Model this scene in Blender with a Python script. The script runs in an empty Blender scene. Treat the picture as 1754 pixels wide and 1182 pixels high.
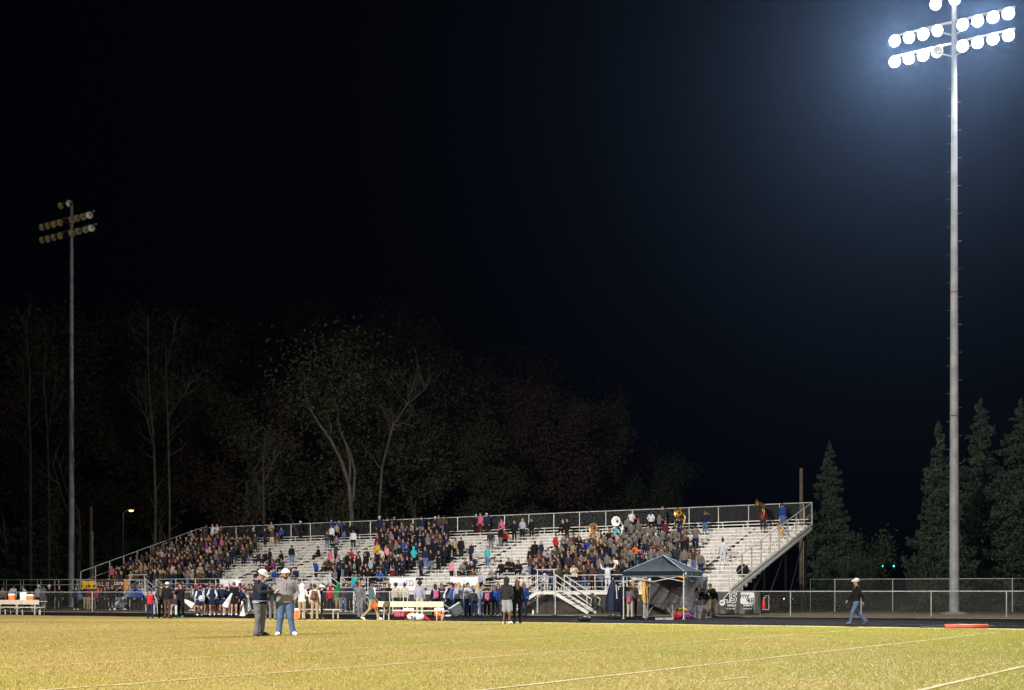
import bpy, math, random, numpy as np
from mathutils import Vector, Matrix
random.seed(7); RNG = np.random.default_rng(7)
R = math.radians
S = bpy.context.scene; COL = S.collection

# ------------------------------------------------------------------ camera, world, exposure
HOR, H, F, CX = 1018.0, 1.2, 2150.0, 877.0          # horizon row, lens height, focal length in photo pixels, centre column
cam = bpy.data.cameras.new('camera'); camo = bpy.data.objects.new('camera', cam); COL.objects.link(camo)
camo.location = (0, 0, H); camo.rotation_euler = (R(90), 0, 0)
cam.sensor_width = 36; cam.lens = 36*F/1754; cam.shift_y = (HOR-591)/1754
cam.clip_start = 0.1; cam.clip_end = 3000
S.camera = camo
W = bpy.data.worlds.new('World'); S.world = W; W.use_nodes = True
W.node_tree.nodes['Background'].inputs[0].default_value = (0.30, 0.42, 1.0, 1)
W.node_tree.nodes['Background'].inputs[1].default_value = 0.0011
S.view_settings.view_transform = 'Standard'; S.view_settings.look = 'None'
S.view_settings.exposure = 0; S.view_settings.gamma = 1
S.cycles.max_bounces = 5; S.cycles.diffuse_bounces = 2; S.cycles.glossy_bounces = 2
S.cycles.volume_bounces = 0; S.cycles.transparent_max_bounces = 6
S.cycles.sample_clamp_indirect = 4

U = Vector((0.836, -0.549, 0)).normalized()          # along the sideline, to the right and nearer
V = Vector((0.549, 0.836, 0)).normalized()           # across the field, away from the camera
ANG = math.atan2(U.y, U.x)
def wpt(px, s, z=0.0): return Vector(((px-CX)/s, F/s, z))
def gnd(px, py, z=0.0): return wpt(px, (py-HOR)/H, z)

# stadium lamps: beams are real spot lights at the heads of the poles
def beam(name, loc, aim, power, size, radius=0.9, color=(1, .965, .90), blend=.6):
    l = bpy.data.lights.new(name, 'SPOT'); l.energy = power; l.spot_size = R(size); l.spot_blend = blend
    l.shadow_soft_size = radius; l.color = color
    o = bpy.data.objects.new(name, l); COL.objects.link(o); o.location = loc
    o.rotation_euler = (Vector(aim)-Vector(loc)).to_track_quat('-Z', 'Y').to_euler()
    return o
beam('stadium_beam', (-36, -5, 33), (-4, 26, 0), 340e3, 106, color=(1, .93, .84), blend=.75)
beam('stadium_beam', (-36, -5, 33), (-13, 84, 0), 270e3, 38, color=(1, .95, .91), blend=.8)
beam('stadium_beam', (-104, 41, 33), (-24, 70, 0), 45e3, 60, color=(1, .93, .84))
beam('stadium_beam', (32, -50, 33), (14, 62, 0), 115e3, 46, color=(1, .98, .93))

# ------------------------------------------------------------------ materials
MATS = {}
def mat(name, col, rough=.8, metal=0., nscale=0, namt=.25, bump=0., bscale=40, emit=0., col2=None, spec=.3, trans=0.):
    if name in MATS: return MATS[name]
    m = bpy.data.materials.new(name); m.use_nodes = True; nt = m.node_tree; b = nt.nodes['Principled BSDF']
    b.inputs['Base Color'].default_value = (*col, 1); b.inputs['Roughness'].default_value = rough
    b.inputs['Metallic'].default_value = metal; b.inputs['Specular IOR Level'].default_value = spec
    if emit: b.inputs['Emission Color'].default_value = (*col, 1); b.inputs['Emission Strength'].default_value = emit
    tc = nt.nodes.new('ShaderNodeTexCoord')
    if nscale:
        n = nt.nodes.new('ShaderNodeTexNoise'); n.inputs['Scale'].default_value = nscale; n.inputs['Detail'].default_value = 5
        nt.links.new(tc.outputs['Object'], n.inputs['Vector'])
        r = nt.nodes.new('ShaderNodeMapRange'); r.inputs['From Min'].default_value = .3; r.inputs['From Max'].default_value = .7
        nt.links.new(n.outputs['Fac'], r.inputs['Value'])
        mx = nt.nodes.new('ShaderNodeMix'); mx.data_type = 'RGBA'
        a = col2 or tuple(c*(1-namt) for c in col)
        mx.inputs['A'].default_value = (*a, 1); mx.inputs['B'].default_value = (*(col if col2 else tuple(min(1, c*(1+namt)) for c in col)), 1)
        nt.links.new(r.outputs['Result'], mx.inputs['Factor']); nt.links.new(mx.outputs['Result'], b.inputs['Base Color'])
    if bump:
        n = nt.nodes.new('ShaderNodeTexNoise'); n.inputs['Scale'].default_value = bscale; n.inputs['Detail'].default_value = 4
        nt.links.new(tc.outputs['Object'], n.inputs['Vector'])
        bp = nt.nodes.new('ShaderNodeBump'); bp.inputs['Strength'].default_value = bump; bp.inputs['Distance'].default_value = .05
        nt.links.new(n.outputs['Fac'], bp.inputs['Height']); nt.links.new(bp.outputs['Normal'], b.inputs['Normal'])
    MATS[name] = m; return m

CLOTH = dict(
 k=('black', (.008, .008, .010)), n=('navy', (.010, .015, .042)), g=('grey', (.12, .12, .135)), G=('charcoal', (.026, .027, .032)),
 w=('white', (.48, .49, .53)), l=('light grey', (.27, .28, .34)), o=('olive', (.042, .038, .024)), b=('brown', (.055, .034, .024)),
 t=('khaki', (.26, .19, .12)), r=('red', (.34, .018, .022)), m=('maroon', (.10, .011, .018)), p=('pink', (.38, .09, .15)),
 P=('purple', (.17, .03, .15)), u=('royal blue', (.010, .045, .22)), c=('turquoise', (.035, .30, .33)), y=('gold', (.42, .25, .03)),
 O=('orange', (.60, .10, .02)), e=('green', (.010, .15, .05)), d=('denim', (.075, .12, .22)), h=('ash grey', (.115, .108, .098)),
 z=('warm grey', (.185, .175, .195)), T=('teal grey', (.045, .08, .10)), q=('cream', (.42, .37, .29)), R_=('rose', (.50, .19, .22)))
def cloth(c):
    w, col = CLOTH[c]
    return mat('fabric_'+w.replace(' ', '_'), col, .9, nscale=6, namt=.10, bump=.16, bscale=16, spec=.12)
SKIN = {'1': mat('skin_light', (.37, .20, .14), .6, nscale=12, namt=.1), '2': mat('skin_brown', (.14, .07, .045), .55, nscale=12, namt=.1),
        '3': mat('skin_tan', (.30, .155, .10), .6, nscale=12, namt=.1)}
HAIRC = {'d': mat('hair_dark', (.018, .012, .009), .5, nscale=30), 'B': mat('hair_blonde', (.36, .23, .10), .5, nscale=30),
         'g': mat('hair_grey', (.35, .34, .33), .6, nscale=30), 'a': mat('hair_auburn', (.10, .045, .022), .5, nscale=30)}
EYE = mat('eye_dark', (.02, .015, .012), .4)
SHOE = {'k': mat('shoe_black', (.015, .015, .015), .5), 'w': mat('shoe_white', (.7, .7, .72), .6), 'b': mat('shoe_brown', (.10, .05, .03), .6),
        'c': mat('shoe_teal', (.03, .25, .33), .6)}
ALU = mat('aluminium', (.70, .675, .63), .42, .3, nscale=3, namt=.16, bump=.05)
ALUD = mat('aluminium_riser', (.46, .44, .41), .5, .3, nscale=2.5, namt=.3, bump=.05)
GALV = mat('galvanised_steel', (.50, .495, .47), .5, .3, nscale=6, namt=.2)
WIRE = mat('fence_wire', (.14, .15, .145), .6, .5)
POLEM = mat('pole_steel', (.26, .265, .28), .7, .1, nscale=1.2, namt=.3)

# ------------------------------------------------------------------ mesh helpers
def link(name, me, m=None, parent=None, loc=None, rot=None):
    o = bpy.data.objects.new(name, me); COL.objects.link(o)
    if m is not None:
        for k in (m if isinstance(m, (list, tuple)) else [m]): me.materials.append(k)
    if parent: o.parent = parent
    if loc is not None: o.location = loc
    if rot is not None: o.rotation_euler = rot
    return o
def tag(o, label=None, cat=None, group=None, kind=None):
    if label: o['label'] = label
    if cat: o['category'] = cat
    if group: o['group'] = group
    if kind: o['kind'] = kind
    return o
def thing(name, label, cat, loc=(0, 0, 0), rz=0, group=None):
    o = bpy.data.objects.new(name, None); COL.objects.link(o); o.empty_display_size = .3
    o.location = loc; o.rotation_euler = (0, 0, rz)
    return tag(o, label, cat, group)
def npmesh(name, v, f, smooth=False, mi=None):
    v = np.asarray(v, np.float32); f = np.asarray(f, np.int32); k = f.shape[1]
    me = bpy.data.meshes.new(name); me.vertices.add(len(v)); me.vertices.foreach_set('co', v.ravel())
    me.loops.add(f.size); me.loops.foreach_set('vertex_index', f.ravel())
    me.polygons.add(len(f)); me.polygons.foreach_set('loop_start', np.arange(0, f.size, k, dtype=np.int32))
    try: me.polygons.foreach_set('loop_total', np.full(len(f), k, np.int32))
    except Exception: pass
    if mi is not None: me.polygons.foreach_set('material_index', np.asarray(mi, np.int32))
    me.update(calc_edges=True); me.validate()
    if smooth: me.polygons.foreach_set('use_smooth', np.ones(len(me.polygons), bool))
    return me
class MB:
    def __init__(s): s.v = []; s.f = []; s.mi = []
    def add(s, v, f, mi=0):
        n = len(s.v); s.v += [tuple(p) for p in v]; s.f += [tuple(i+n for i in q) for q in f]; s.mi += [mi]*len(f); return s
    def box(s, c, d, mi=0, M=None):
        x, y, z = (k/2 for k in d)
        vs = [Vector((a*x, b*y, e*z)) for a in (-1, 1) for b in (-1, 1) for e in (-1, 1)]
        if M is not None: vs = [M @ p for p in vs]
        vs = [p+Vector(c) for p in vs]
        return s.add(vs, [(0, 1, 3, 2), (4, 6, 7, 5), (0, 4, 5, 1), (2, 3, 7, 6), (0, 2, 6, 4), (1, 5, 7, 3)], mi)
    def tube(s, pts, rad, n=8, mi=0, cap=True):
        pts = [Vector(p) for p in pts]; rad = rad if isinstance(rad, (list, tuple)) else [rad]*len(pts)
        vs = []; fs = []; a = None
        for i, p in enumerate(pts):
            t = (pts[min(i+1, len(pts)-1)]-pts[max(i-1, 0)]).normalized()
            if a is None: a = t.cross(Vector((0, 0, 1)) if abs(t.z) < .9 else Vector((1, 0, 0))).normalized()
            else: a = (a-t*a.dot(t)).normalized()
            b = t.cross(a)
            vs += [p+(a*math.cos(2*math.pi*k/n)+b*math.sin(2*math.pi*k/n))*rad[i] for k in range(n)]
        for i in range(len(pts)-1):
            for k in range(n):
                j = (k+1) % n; fs.append((i*n+k, i*n+j, (i+1)*n+j, (i+1)*n+k))
        if cap: fs.append(tuple(range(n-1, -1, -1))); fs.append(tuple((len(pts)-1)*n+k for k in range(n)))
        return s.add(vs, fs, mi)
    def beamx(s, a, b, w, h, mi=0):               # rectangular bar from a to b, width w (horizontal), height h
        a, b = Vector(a), Vector(b); t = (b-a).normalized()
        x = t.cross(Vector((0, 0, 1))) if abs(t.z) < .98 else Vector((1, 0, 0)); x.normalize(); y = x.cross(t).normalized()
        vs = [p+x*(i*w/2)+y*(j*h/2) for p in (a, b) for i, j in ((-1, -1), (1, -1), (1, 1), (-1, 1))]
        return s.add(vs, [(3, 2, 1, 0), (4, 5, 6, 7), (0, 1, 5, 4), (1, 2, 6, 5), (2, 3, 7, 6), (3, 0, 4, 7)], mi)
    def lathe(s, prof, n=20, M=None, mi=0):
        vs = [Vector((r*math.cos(2*math.pi*k/n), r*math.sin(2*math.pi*k/n), z)) for r, z in prof for k in range(n)]
        if M is not None: vs = [M @ p for p in vs]
        return s.add(vs, [(i*n+k, i*n+(k+1) % n, (i+1)*n+(k+1) % n, (i+1)*n+k) for i in range(len(prof)-1) for k in range(n)], mi)
    def mesh(s, name, smooth=False):
        me = bpy.data.meshes.new(name); me.from_pydata(s.v, [], s.f); me.update()
        me.polygons.foreach_set('material_index', s.mi)
        if smooth: me.polygons.foreach_set('use_smooth', [True]*len(me.polygons))
        return me
    def build(s, name, m, parent=None, smooth=False, loc=None, rot=None): return link(name, s.mesh(name, smooth), m, parent, loc, rot)

def text(name, body, size, m, parent, loc, rot, ext=.004, bold=0., align='CENTER', shear=0.):
    c = bpy.data.curves.new('t', 'FONT'); c.body = body; c.size = size; c.extrude = ext; c.offset = bold; c.align_x = align; c.align_y = 'CENTER'; c.shear = shear
    t = bpy.data.objects.new('t', c); COL.objects.link(t)
    dg = bpy.context.evaluated_depsgraph_get(); me = bpy.data.meshes.new_from_object(t.evaluated_get(dg)); bpy.data.objects.remove(t)
    me.materials.clear()
    return link(name, me, m, parent, loc, rot)

# ------------------------------------------------------------------ distance-field bodies (one continuous surface each)
def cap_(a, b, ra, rb, reg=1, k=.03): return ('c', np.array(a, float), np.array(b, float), ra, rb, reg, k)
def ell_(c, r, reg=1, k=.03, pitch=0): return ('e', np.array(c, float), np.array(r, float), pitch, 0, reg, k)
def cut_(c, r, pitch=0): return ('x', np.array(c, float), np.array(r, float), pitch, 0, -1, 0)
def dist(p, X):
    if p[0] == 'c':
        a, b, ra, rb = p[1:5]; ab = b-a; L = max((ab**2).sum(), 1e-9)
        t = np.clip(((X-a) @ ab)/L, 0, 1)
        return np.linalg.norm(X-a-t[..., None]*ab, axis=-1)-(ra+(rb-ra)*t)
    c, r, pt = p[1:4]; Q = X-c
    if pt:
        cs, sn = math.cos(-pt), math.sin(-pt); Q = np.stack([Q[..., 0], cs*Q[..., 1]-sn*Q[..., 2], sn*Q[..., 1]+cs*Q[..., 2]], -1)
    q = np.linalg.norm(Q/r, axis=-1); q2 = np.linalg.norm(Q/(r*r), axis=-1)+1e-9
    return q*(q-1)/q2
def sdfmesh(name, prims, res=.014, fold=0., extra=None):
    lo = np.min([np.minimum(p[1], p[2])-max(p[3], p[4]) if p[0] == 'c' else p[1]-np.max(p[2]) for p in prims if p[0] != 'x'], axis=0)-3*res
    hi = np.max([np.maximum(p[1], p[2])+max(p[3], p[4]) if p[0] == 'c' else p[1]+np.max(p[2]) for p in prims if p[0] != 'x'], axis=0)+3*res
    n = np.ceil((hi-lo)/res).astype(int)+1
    D = np.full(n, 1., np.float32)
    for p in prims:
        if p[0] == 'c': a = np.minimum(p[1], p[2])-max(p[3], p[4]); b = np.maximum(p[1], p[2])+max(p[3], p[4])
        else: a = p[1]-np.max(p[2]); b = p[1]+np.max(p[2])
        i0 = np.clip(((a-.07-lo)/res).astype(int), 0, n-1); i1 = np.clip(((b+.07-lo)/res).astype(int)+1, 1, n)
        if p[0] == 'x': i0 = np.zeros(3, int); i1 = n
        ax = [lo[k]+res*np.arange(i0[k], i1[k]) for k in range(3)]
        X = np.stack(np.meshgrid(*ax, indexing='ij'), -1); d = dist(p, X).astype(np.float32)
        sl = tuple(slice(i0[k], i1[k]) for k in range(3)); A = D[sl]
        if p[0] == 'x': D[sl] = np.maximum(A, -d); continue
        k = p[6]
        if k: h = np.maximum(k-np.abs(A-d), 0)/k; D[sl] = np.minimum(A, d)-h*h*k*.25
        else: D[sl] = np.minimum(A, d)
    ins = D < 0
    nc = n-1; cnt = np.zeros(nc, np.int8); pos = np.zeros((*nc, 3), np.float32)
    offs = [(i, j, k) for i in (0, 1) for j in (0, 1) for k in (0, 1)]
    def sub(A, o): return A[o[0]:o[0]+nc[0], o[1]:o[1]+nc[1], o[2]:o[2]+nc[2]]
    for o in offs:
        for ax in range(3):
            if o[ax]: continue
            o2 = list(o); o2[ax] = 1
            a, b = sub(D, o), sub(D, o2); c = (a < 0) != (b < 0)
            t = np.where(c, a/np.where(c, a-b, 1), 0)
            cnt += c
            for q in range(3): pos[..., q] += np.where(c, o[q]+(t if q == ax else 0), 0)
    act = cnt > 0; idx = -np.ones(nc, np.int64); idx[act] = np.arange(act.sum())
    I = np.argwhere(act); v = lo+res*(I+pos[act]/cnt[act][:, None])
    fs = []
    for ax in range(3):
        b, c = (ax+1) % 3, (ax+2) % 3
        s1 = [slice(1, -1)]*3; s1[ax] = slice(0, -1); s2 = [slice(1, -1)]*3; s2[ax] = slice(1, None)
        A, B = ins[tuple(s1)], ins[tuple(s2)]; ch = np.argwhere(A != B); flip = A[A != B]
        g = ch.copy(); g[:, b] += 1; g[:, c] += 1
        def at(db, dc): h = g.copy(); h[:, b] -= db; h[:, c] -= dc; return idx[h[:, 0], h[:, 1], h[:, 2]]
        q = np.stack([at(1, 1), at(0, 1), at(0, 0), at(1, 0)], 1)
        q[~flip] = q[~flip][:, ::-1]; fs.append(q)
    f = np.concatenate(fs)
    # region of each face: nearest primitive
    fc = v[f].mean(1); P = [p for p in prims if p[0] != 'x']
    DD = np.stack([dist(p, fc) for p in P], 1); reg = np.array([p[5] for p in P])[DD.argmin(1)]
    if extra:
        for c, r, rg in extra:
            hit = np.linalg.norm((fc-np.array(c))/np.array(r), axis=1) < 1
            if rg == 11: reg[hit & (reg == 2)] = 1
            elif rg == 12: reg[hit & (reg == 0)] = 2
            else: reg[hit] = rg
    if fold:
        vr = np.zeros(len(v), bool); vr[f[np.isin(reg, (1, 2, 5))].ravel()] = True
        x, y, z = v.T
        w = np.sin(z*41+5*np.sin(x*13+y*9))*.5+np.sin(z*23-x*31+y*17)*.5
        nrm = v-np.stack([x*.9, y*.9, z], 1); L = np.linalg.norm(nrm[:, :2], axis=1)+1e-4
        v[vr, 0] += (fold*w*nrm[:, 0]/L)[vr]; v[vr, 1] += (fold*w*nrm[:, 1]/L)[vr]
    return npmesh(name, v, f, True, reg)

def rotx(p, a, o):
    p, o = Vector(p), Vector(o); return tuple(Matrix.Rotation(a, 3, 'X') @ (p-o)+o)
def skeleton(pose):
    J = dict(P=(0, 0, .95), C=(0, 0, 1.27), N=(0, .01, 1.47), Hd=(0, -.015, 1.625))
    for s, k in ((1, 'l'), (-1, 'r')):
        J['S'+k] = (.18*s, .01, 1.41); J['E'+k] = (.245*s, .03, 1.13); J['W'+k] = (.25*s, -.05, .88)
        J['H'+k] = (.10*s, 0, .90); J['K'+k] = (.11*s, -.02, .49); J['A'+k] = (.12*s, .02, .09); J['T'+k] = (.15*s, -.14, .04)
    lean = 0; hp = 0
    if pose == 'a': J.update(El=(.27, -.06, 1.16), Er=(-.27, -.06, 1.16), Wl=(-.06, -.22, 1.20), Wr=(.06, -.25, 1.17))
    if pose == 'c': J.update(El=(.25, -.10, 1.18), Er=(-.25, -.10, 1.18), Wl=(.03, -.33, 1.26), Wr=(-.04, -.33, 1.28))
    if pose == 'p': J.update(El=(.22, -.18, 1.22), Er=(-.20, -.16, 1.20), Wl=(.06, -.33, 1.42), Wr=(-.08, -.32, 1.38))
    if pose == 'u': J.update(El=(.40, -.05, 1.48), Er=(-.40, -.05, 1.48), Wl=(.48, -.12, 1.72), Wr=(-.48, -.12, 1.72))
    if pose == 'k': J.update(El=(.27, .05, 1.14), Er=(-.27, .05, 1.14), Wl=(.19, -.13, .95), Wr=(-.19, -.13, .95))   # hands in pockets
    if pose == 'i': J.update(El=(.27, -.14, 1.22), Er=(-.27, -.14, 1.22), Wl=(.05, -.26, 1.46), Wr=(-.05, -.28, 1.44))
    if pose == 'w': J.update(Kl=(.10, -.17, .52), Al=(.11, -.27, .10), Tl=(.12, -.42, .07), Kr=(-.10, .07, .50), Ar=(-.11, .40, .17), Tr=(-.12, .30, .05),
                             El=(.25, .13, 1.15), Wl=(.24, .16, .92), Er=(-.25, -.08, 1.14), Wr=(-.24, -.24, .95))
    if pose == 'x' or pose == 'X':
        for k in J: J[k] = (J[k][0], J[k][1], J[k][2]-.43)
        for s, k in ((1, 'l'), (-1, 'r')):
            J['H'+k] = (.10*s, -.02, .52); J['K'+k] = (.15*s, -.44, .53); J['A'+k] = (.15*s, -.43, .09); J['T'+k] = (.17*s, -.60, .04)
            J['E'+k] = (.26*s, -.10, .73); J['W'+k] = (.10*s, -.32, .66)
        lean = .12 if pose == 'x' else .45; J['P'] = (0, 0, .52)
        if pose == 'X': J['Wl'] = (.12, -.30, .72); J['Wr'] = (-.10, -.32, .72)
    if pose == 'n': J.update(El=(.24, -.16, 1.16), Er=(-.24, -.14, 1.16), Wl=(.08, -.36, 1.20), Wr=(-.07, -.36, 1.22)); hp = .55; lean = .06   # noting something down
    if pose == 'f':                                                    # bent far forward, filming
        J.update(El=(.22, -.18, 1.22), Er=(-.22, -.18, 1.22), Wl=(.09, -.36, 1.36), Wr=(-.09, -.36, 1.36)); lean = .95; hp = -.5
    if pose == 'l': J.update(Kl=(.11, -.10, .50), Al=(.12, -.04, .09), Tl=(.13, -.20, .04)); lean = .42; hp = .2      # leaning
    if pose == 'v': J.update(El=(.27, .02, 1.13), Wl=(.22, -.15, 1.02), Er=(-.30, .0, 1.12), Wr=(-.30, -.02, .86), Al=(.17, .02, .09), Tl=(.22, -.13, .04), Ar=(-.15, .02, .09), Tr=(-.2, -.13, .04))
    if lean:
        for k in ('C', 'N', 'Hd', 'Sl', 'Sr', 'El', 'Er', 'Wl', 'Wr'):
            if pose in 'xX' and k in ('Wl', 'Wr'): continue
            J[k] = rotx(J[k], lean, J['P'])
    return J, lean+hp
def person_prims(pose, style, fat=0., female=False):
    J, hp = skeleton(pose); v = {k: np.array(p) for k, p in J.items()}; a = lambda k: v[k]
    bulk = 1.0+fat; P = []
    legc = 0 if style in ('skirt', 'shorts') else 2
    sw = .93 if female else 1.
    for s, k in ((1, 'l'), (-1, 'r')):
        a('S'+k)[0] *= sw
        seat = pose in 'xX'
        P.append(cap_(a('H'+k), a('K'+k), .098*bulk, .066*bulk, 2 if style != 'skirt' else 0, .035))
        if style == 'shorts': P.append(cap_(a('H'+k), a('H'+k)*.1+a('K'+k)*.9, .10*bulk, .098*bulk, 2, .03))
        P.append(cap_(a('K'+k), a('A'+k), .062*bulk if legc else .054, .048*bulk if legc else .036, legc, .03))
        if legc == 2: P.append(cap_(a('K'+k)*.3+a('A'+k)*.7, a('A'+k)+(0, 0, .0), .055*bulk, .062*bulk, 2, .02))
        ank = a('A'+k); toe = a('T'+k)
        P.append(cap_(ank+(0, .035, -.035), ank*.4+toe*.6+(0, 0, .0), .042, .045, 3, .02)); P.append(cap_(ank*.4+toe*.6, toe, .044, .033, 3, .02))
        P.append(cap_(a('S'+k)+(0, 0, -.012), a('E'+k), .057*(1+fat*.6), .050*(1+fat*.7), 5, .03)); P.append(cap_(a('N')+(0, .01, -.02), a('S'+k)+(-.02*s, 0, .0), .050, .048, 1, .05)); P.append(cap_(a('E'+k), a('W'+k), .050*(1+fat*.5), .037, 5, .02))
        # hand: palm, four bent fingers of unequal length and a thumb from its side
        d = a('W'+k)-a('E'+k); d = d/np.linalg.norm(d); h0 = a('W'+k)+d*.015; h1 = h0+d*.075
        up = np.array((0, -1., 0)) if abs(d[1]) < .7 else np.array((0, 0, 1.)); sd = np.cross(d, up); sd /= np.linalg.norm(sd); pn = np.cross(sd, d)*s
        if not (pose == 'k'):
            P.append(cap_(h0, h1, .026, .034, 0, .015))
            for q, Lf in zip((-1.5, -.5, .5, 1.5), (.030, .040, .037, .028)):
                b0 = h1+sd*q*.018+d*.012; b1 = b0+d*Lf; b2 = b1+(d*.6+pn*.8)*Lf*.8
                P.append(cap_(b0, b1, .0095, .009, 0, .004)); P.append(cap_(b1, b2, .009, .008, 0, .003))
            th = h0+d*.02+sd*.03*s; P.append(cap_(th, th+(sd*s*.6+d*.8)*.045, .012, .009, 0, .006))
    pel, che, nek, hd = a('P'), a('C'), a('N'), a('Hd'); tp = -lean_of(pose)
    P.append(ell_(pel+(0, 0, .0), (.155*bulk, .115*bulk, .13), 2, .05))
    if style == 'skirt':
        for q in range(9):
            an = q*2*math.pi/9; P.append(cap_(pel+(0, 0, .02), pel+(math.cos(an)*.15, math.sin(an)*.14, -.27), .06, .055, 2, .05))
    P.append(cap_(pel*.75+che*.25, che, .125*bulk+.012, .140*bulk, 1, .06))
    P.append(ell_(pel*.6+che*.4+(0, -.03*fat*8*.4, 0), (.165*bulk, .125*bulk*(1+fat*.6), .16), 1, .05, 0))
    P.append(ell_(pel*.12+che*.88+(0, 0, .02), (.178*bulk*sw, .122*bulk, .19), 1, .05, tp*0+(-tp)))
    P.append(cap_(a('Sl')*.8+a('Sr')*.2+(0, 0, -.035), a('Sr')*.8+a('Sl')*.2+(0, 0, -.035), .070, .070, 1, .05))
    if female: P.append(ell_(pel*.15+che*.85+(0, -.085, .02), (.12, .06, .07), 1, .05))
    P.append(cap_(nek, hd+(0, .01, -.06), .055, .052, 0, .025))
    if style == 'jacket': P.append(cap_(nek+(0, 0, -.02), nek+(0, .0, .02), .075, .07, 1, .02))
    # head in head-local coordinates, tipped by hp
    M = Matrix.Rotation(hp, 3, 'X')
    def hl(x, y, z): return hd+np.array(M @ Vector((x, y, z)))
    P += [ell_(hl(0, .008, .025), (.077, .094, .098), 0, .02, hp), ell_(hl(0, -.02, -.045), (.058, .070, .075), 0, .03, hp),
          cap_(hl(0, -.088, .012), hl(0, -.104, -.018), .009, .014, 0, .012), ell_(hl(0, -.082, -.075), (.026, .018, .018), 0, .02, hp),
          ell_(hl(.078, .005, -.005), (.012, .022, .032), 0, .008, hp), ell_(hl(-.078, .005, -.005), (.012, .022, .032), 0, .008, hp)]
    P.append(cut_(hl(.030, -.098, .006), (.020, .016, .012), hp)); P.append(cut_(hl(-.030, -.098, .006), (.020, .016, .012), hp))
    ex = [(hl(.030, -.084, .006), (.018, .02, .011), 4), (hl(-.030, -.084, .006), (.018, .02, .011), 4), (hl(0, -.086, -.048), (.026, .024, .008), 4)]
    if style == 'skirt': ex.append((pel+(0, 0, -.13), (.225, .25, .17), 12))
    if style != 'skirt': ex.append((pel+(0, 0, .03), (.30, .30, .085), 11))
    return P, ex, hd, hp
def lean_of(pose): return {'x': .12, 'X': .45, 'n': .06, 'f': .95, 'l': .42}.get(pose, 0)

PROTO = {}
def proto(pose, style='std', fat=0., female=False, res=.0145, fold=.006):
    key = (pose, style, round(fat, 2), female, res)
    if key not in PROTO:
        P, ex, hd, hp = person_prims(pose, style, fat, female)
        PROTO[key] = (sdfmesh('person', P, res, fold, ex), hd, hp)
        for _ in range(6): PROTO[key][0].materials.append(None)
    return PROTO[key]
def hair_mesh(kind):
    k = ('hair', kind)
    if k in PROTO: return PROTO[k]
    face = cut_((0, -.13, -.035), (.075, .10, .105)); nk = cut_((0, -.02, -.16), (.12, .12, .10))
    base = ell_((0, .014, .032), (.090, .104, .106), 0)
    if kind == 'short': P = [base, face, nk, cut_((0, -.05, -.13), (.2, .11, .10))]
    elif kind == 'long': P = [base, cap_((0, .06, 0), (0, .105, -.26), .078, .055, 0, .04), cap_((.062, .01, 0), (.085, .03, -.24), .03, .028, 0, .03),
                              cap_((-.062, .01, 0), (-.085, .03, -.24), .03, .028, 0, .03), face]
    elif kind == 'bun': P = [base, ell_((0, .05, .155), (.045, .045, .05), 0, .02), face, nk]
    elif kind == 'tail': P = [base, cap_((0, .09, .07), (0, .155, .02), .034, .036, 0, .02), cap_((0, .155, .02), (0, .15, -.18), .034, .014, 0, .02), face, nk]
    elif kind == 'afro': P = [ell_((0, .03, .06), (.125, .125, .125), 0), face, nk]
    elif kind == 'cap': P = [ell_((0, .012, .040), (.096, .114, .106), 0), cut_((0, .03, -.13), (.3, .3, .150)), cap_((-.045, -.10, .040), (.045, -.10, .040), .016, .016, 0, .02),
                             cap_((-.034, -.145, .028), (.034, -.145, .028), .012, .012, 0, .03), cap_((0, -.09, .040), (0, -.16, .026), .018, .012, 0, .03)]
    elif kind == 'beanie': P = [ell_((0, .010, .050), (.093, .108, .105), 0), cut_((0, 0, -.15), (.3, .3, .17)), cap_((-.05, .0, .145), (.05, .0, .145), .02, .02, 0, .05)]
    elif kind == 'hood': P = [ell_((0, .02, .022), (.112, .128, .135), 0), cap_((0, .05, -.10), (0, .06, -.15), .095, .10, 0, .05), cut_((0, -.15, -.02), (.078, .12, .112))]
    elif kind == 'bow': P = [ell_((.055, .10, .09), (.055, .022, .042), 0, .01), ell_((-.055, .10, .09), (.055, .022, .042), 0, .01), ell_((0, .10, .09), (.018, .024, .02), 0, .01),
                             cap_((.01, .105, .08), (.045, .115, 0), .012, .016, 0, .01), cap_((-.01, .105, .08), (-.045, .115, 0), .012, .016, 0, .01)]
    me = sdfmesh(kind, P, .012); me.materials.append(None)
    PROTO[k] = me; return me
def add_child(par, me, name, m, loc, rx):
    o = bpy.data.objects.new(name, me); COL.objects.link(o); o.parent = par; o.location = loc; o.rotation_euler = (rx, 0, 0)
    o.material_slots[0].link = 'OBJECT'; o.material_slots[0].material = m
    return o
PEOPLE = []; LASTKEY = [None]
NOHAIR = {}
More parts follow.
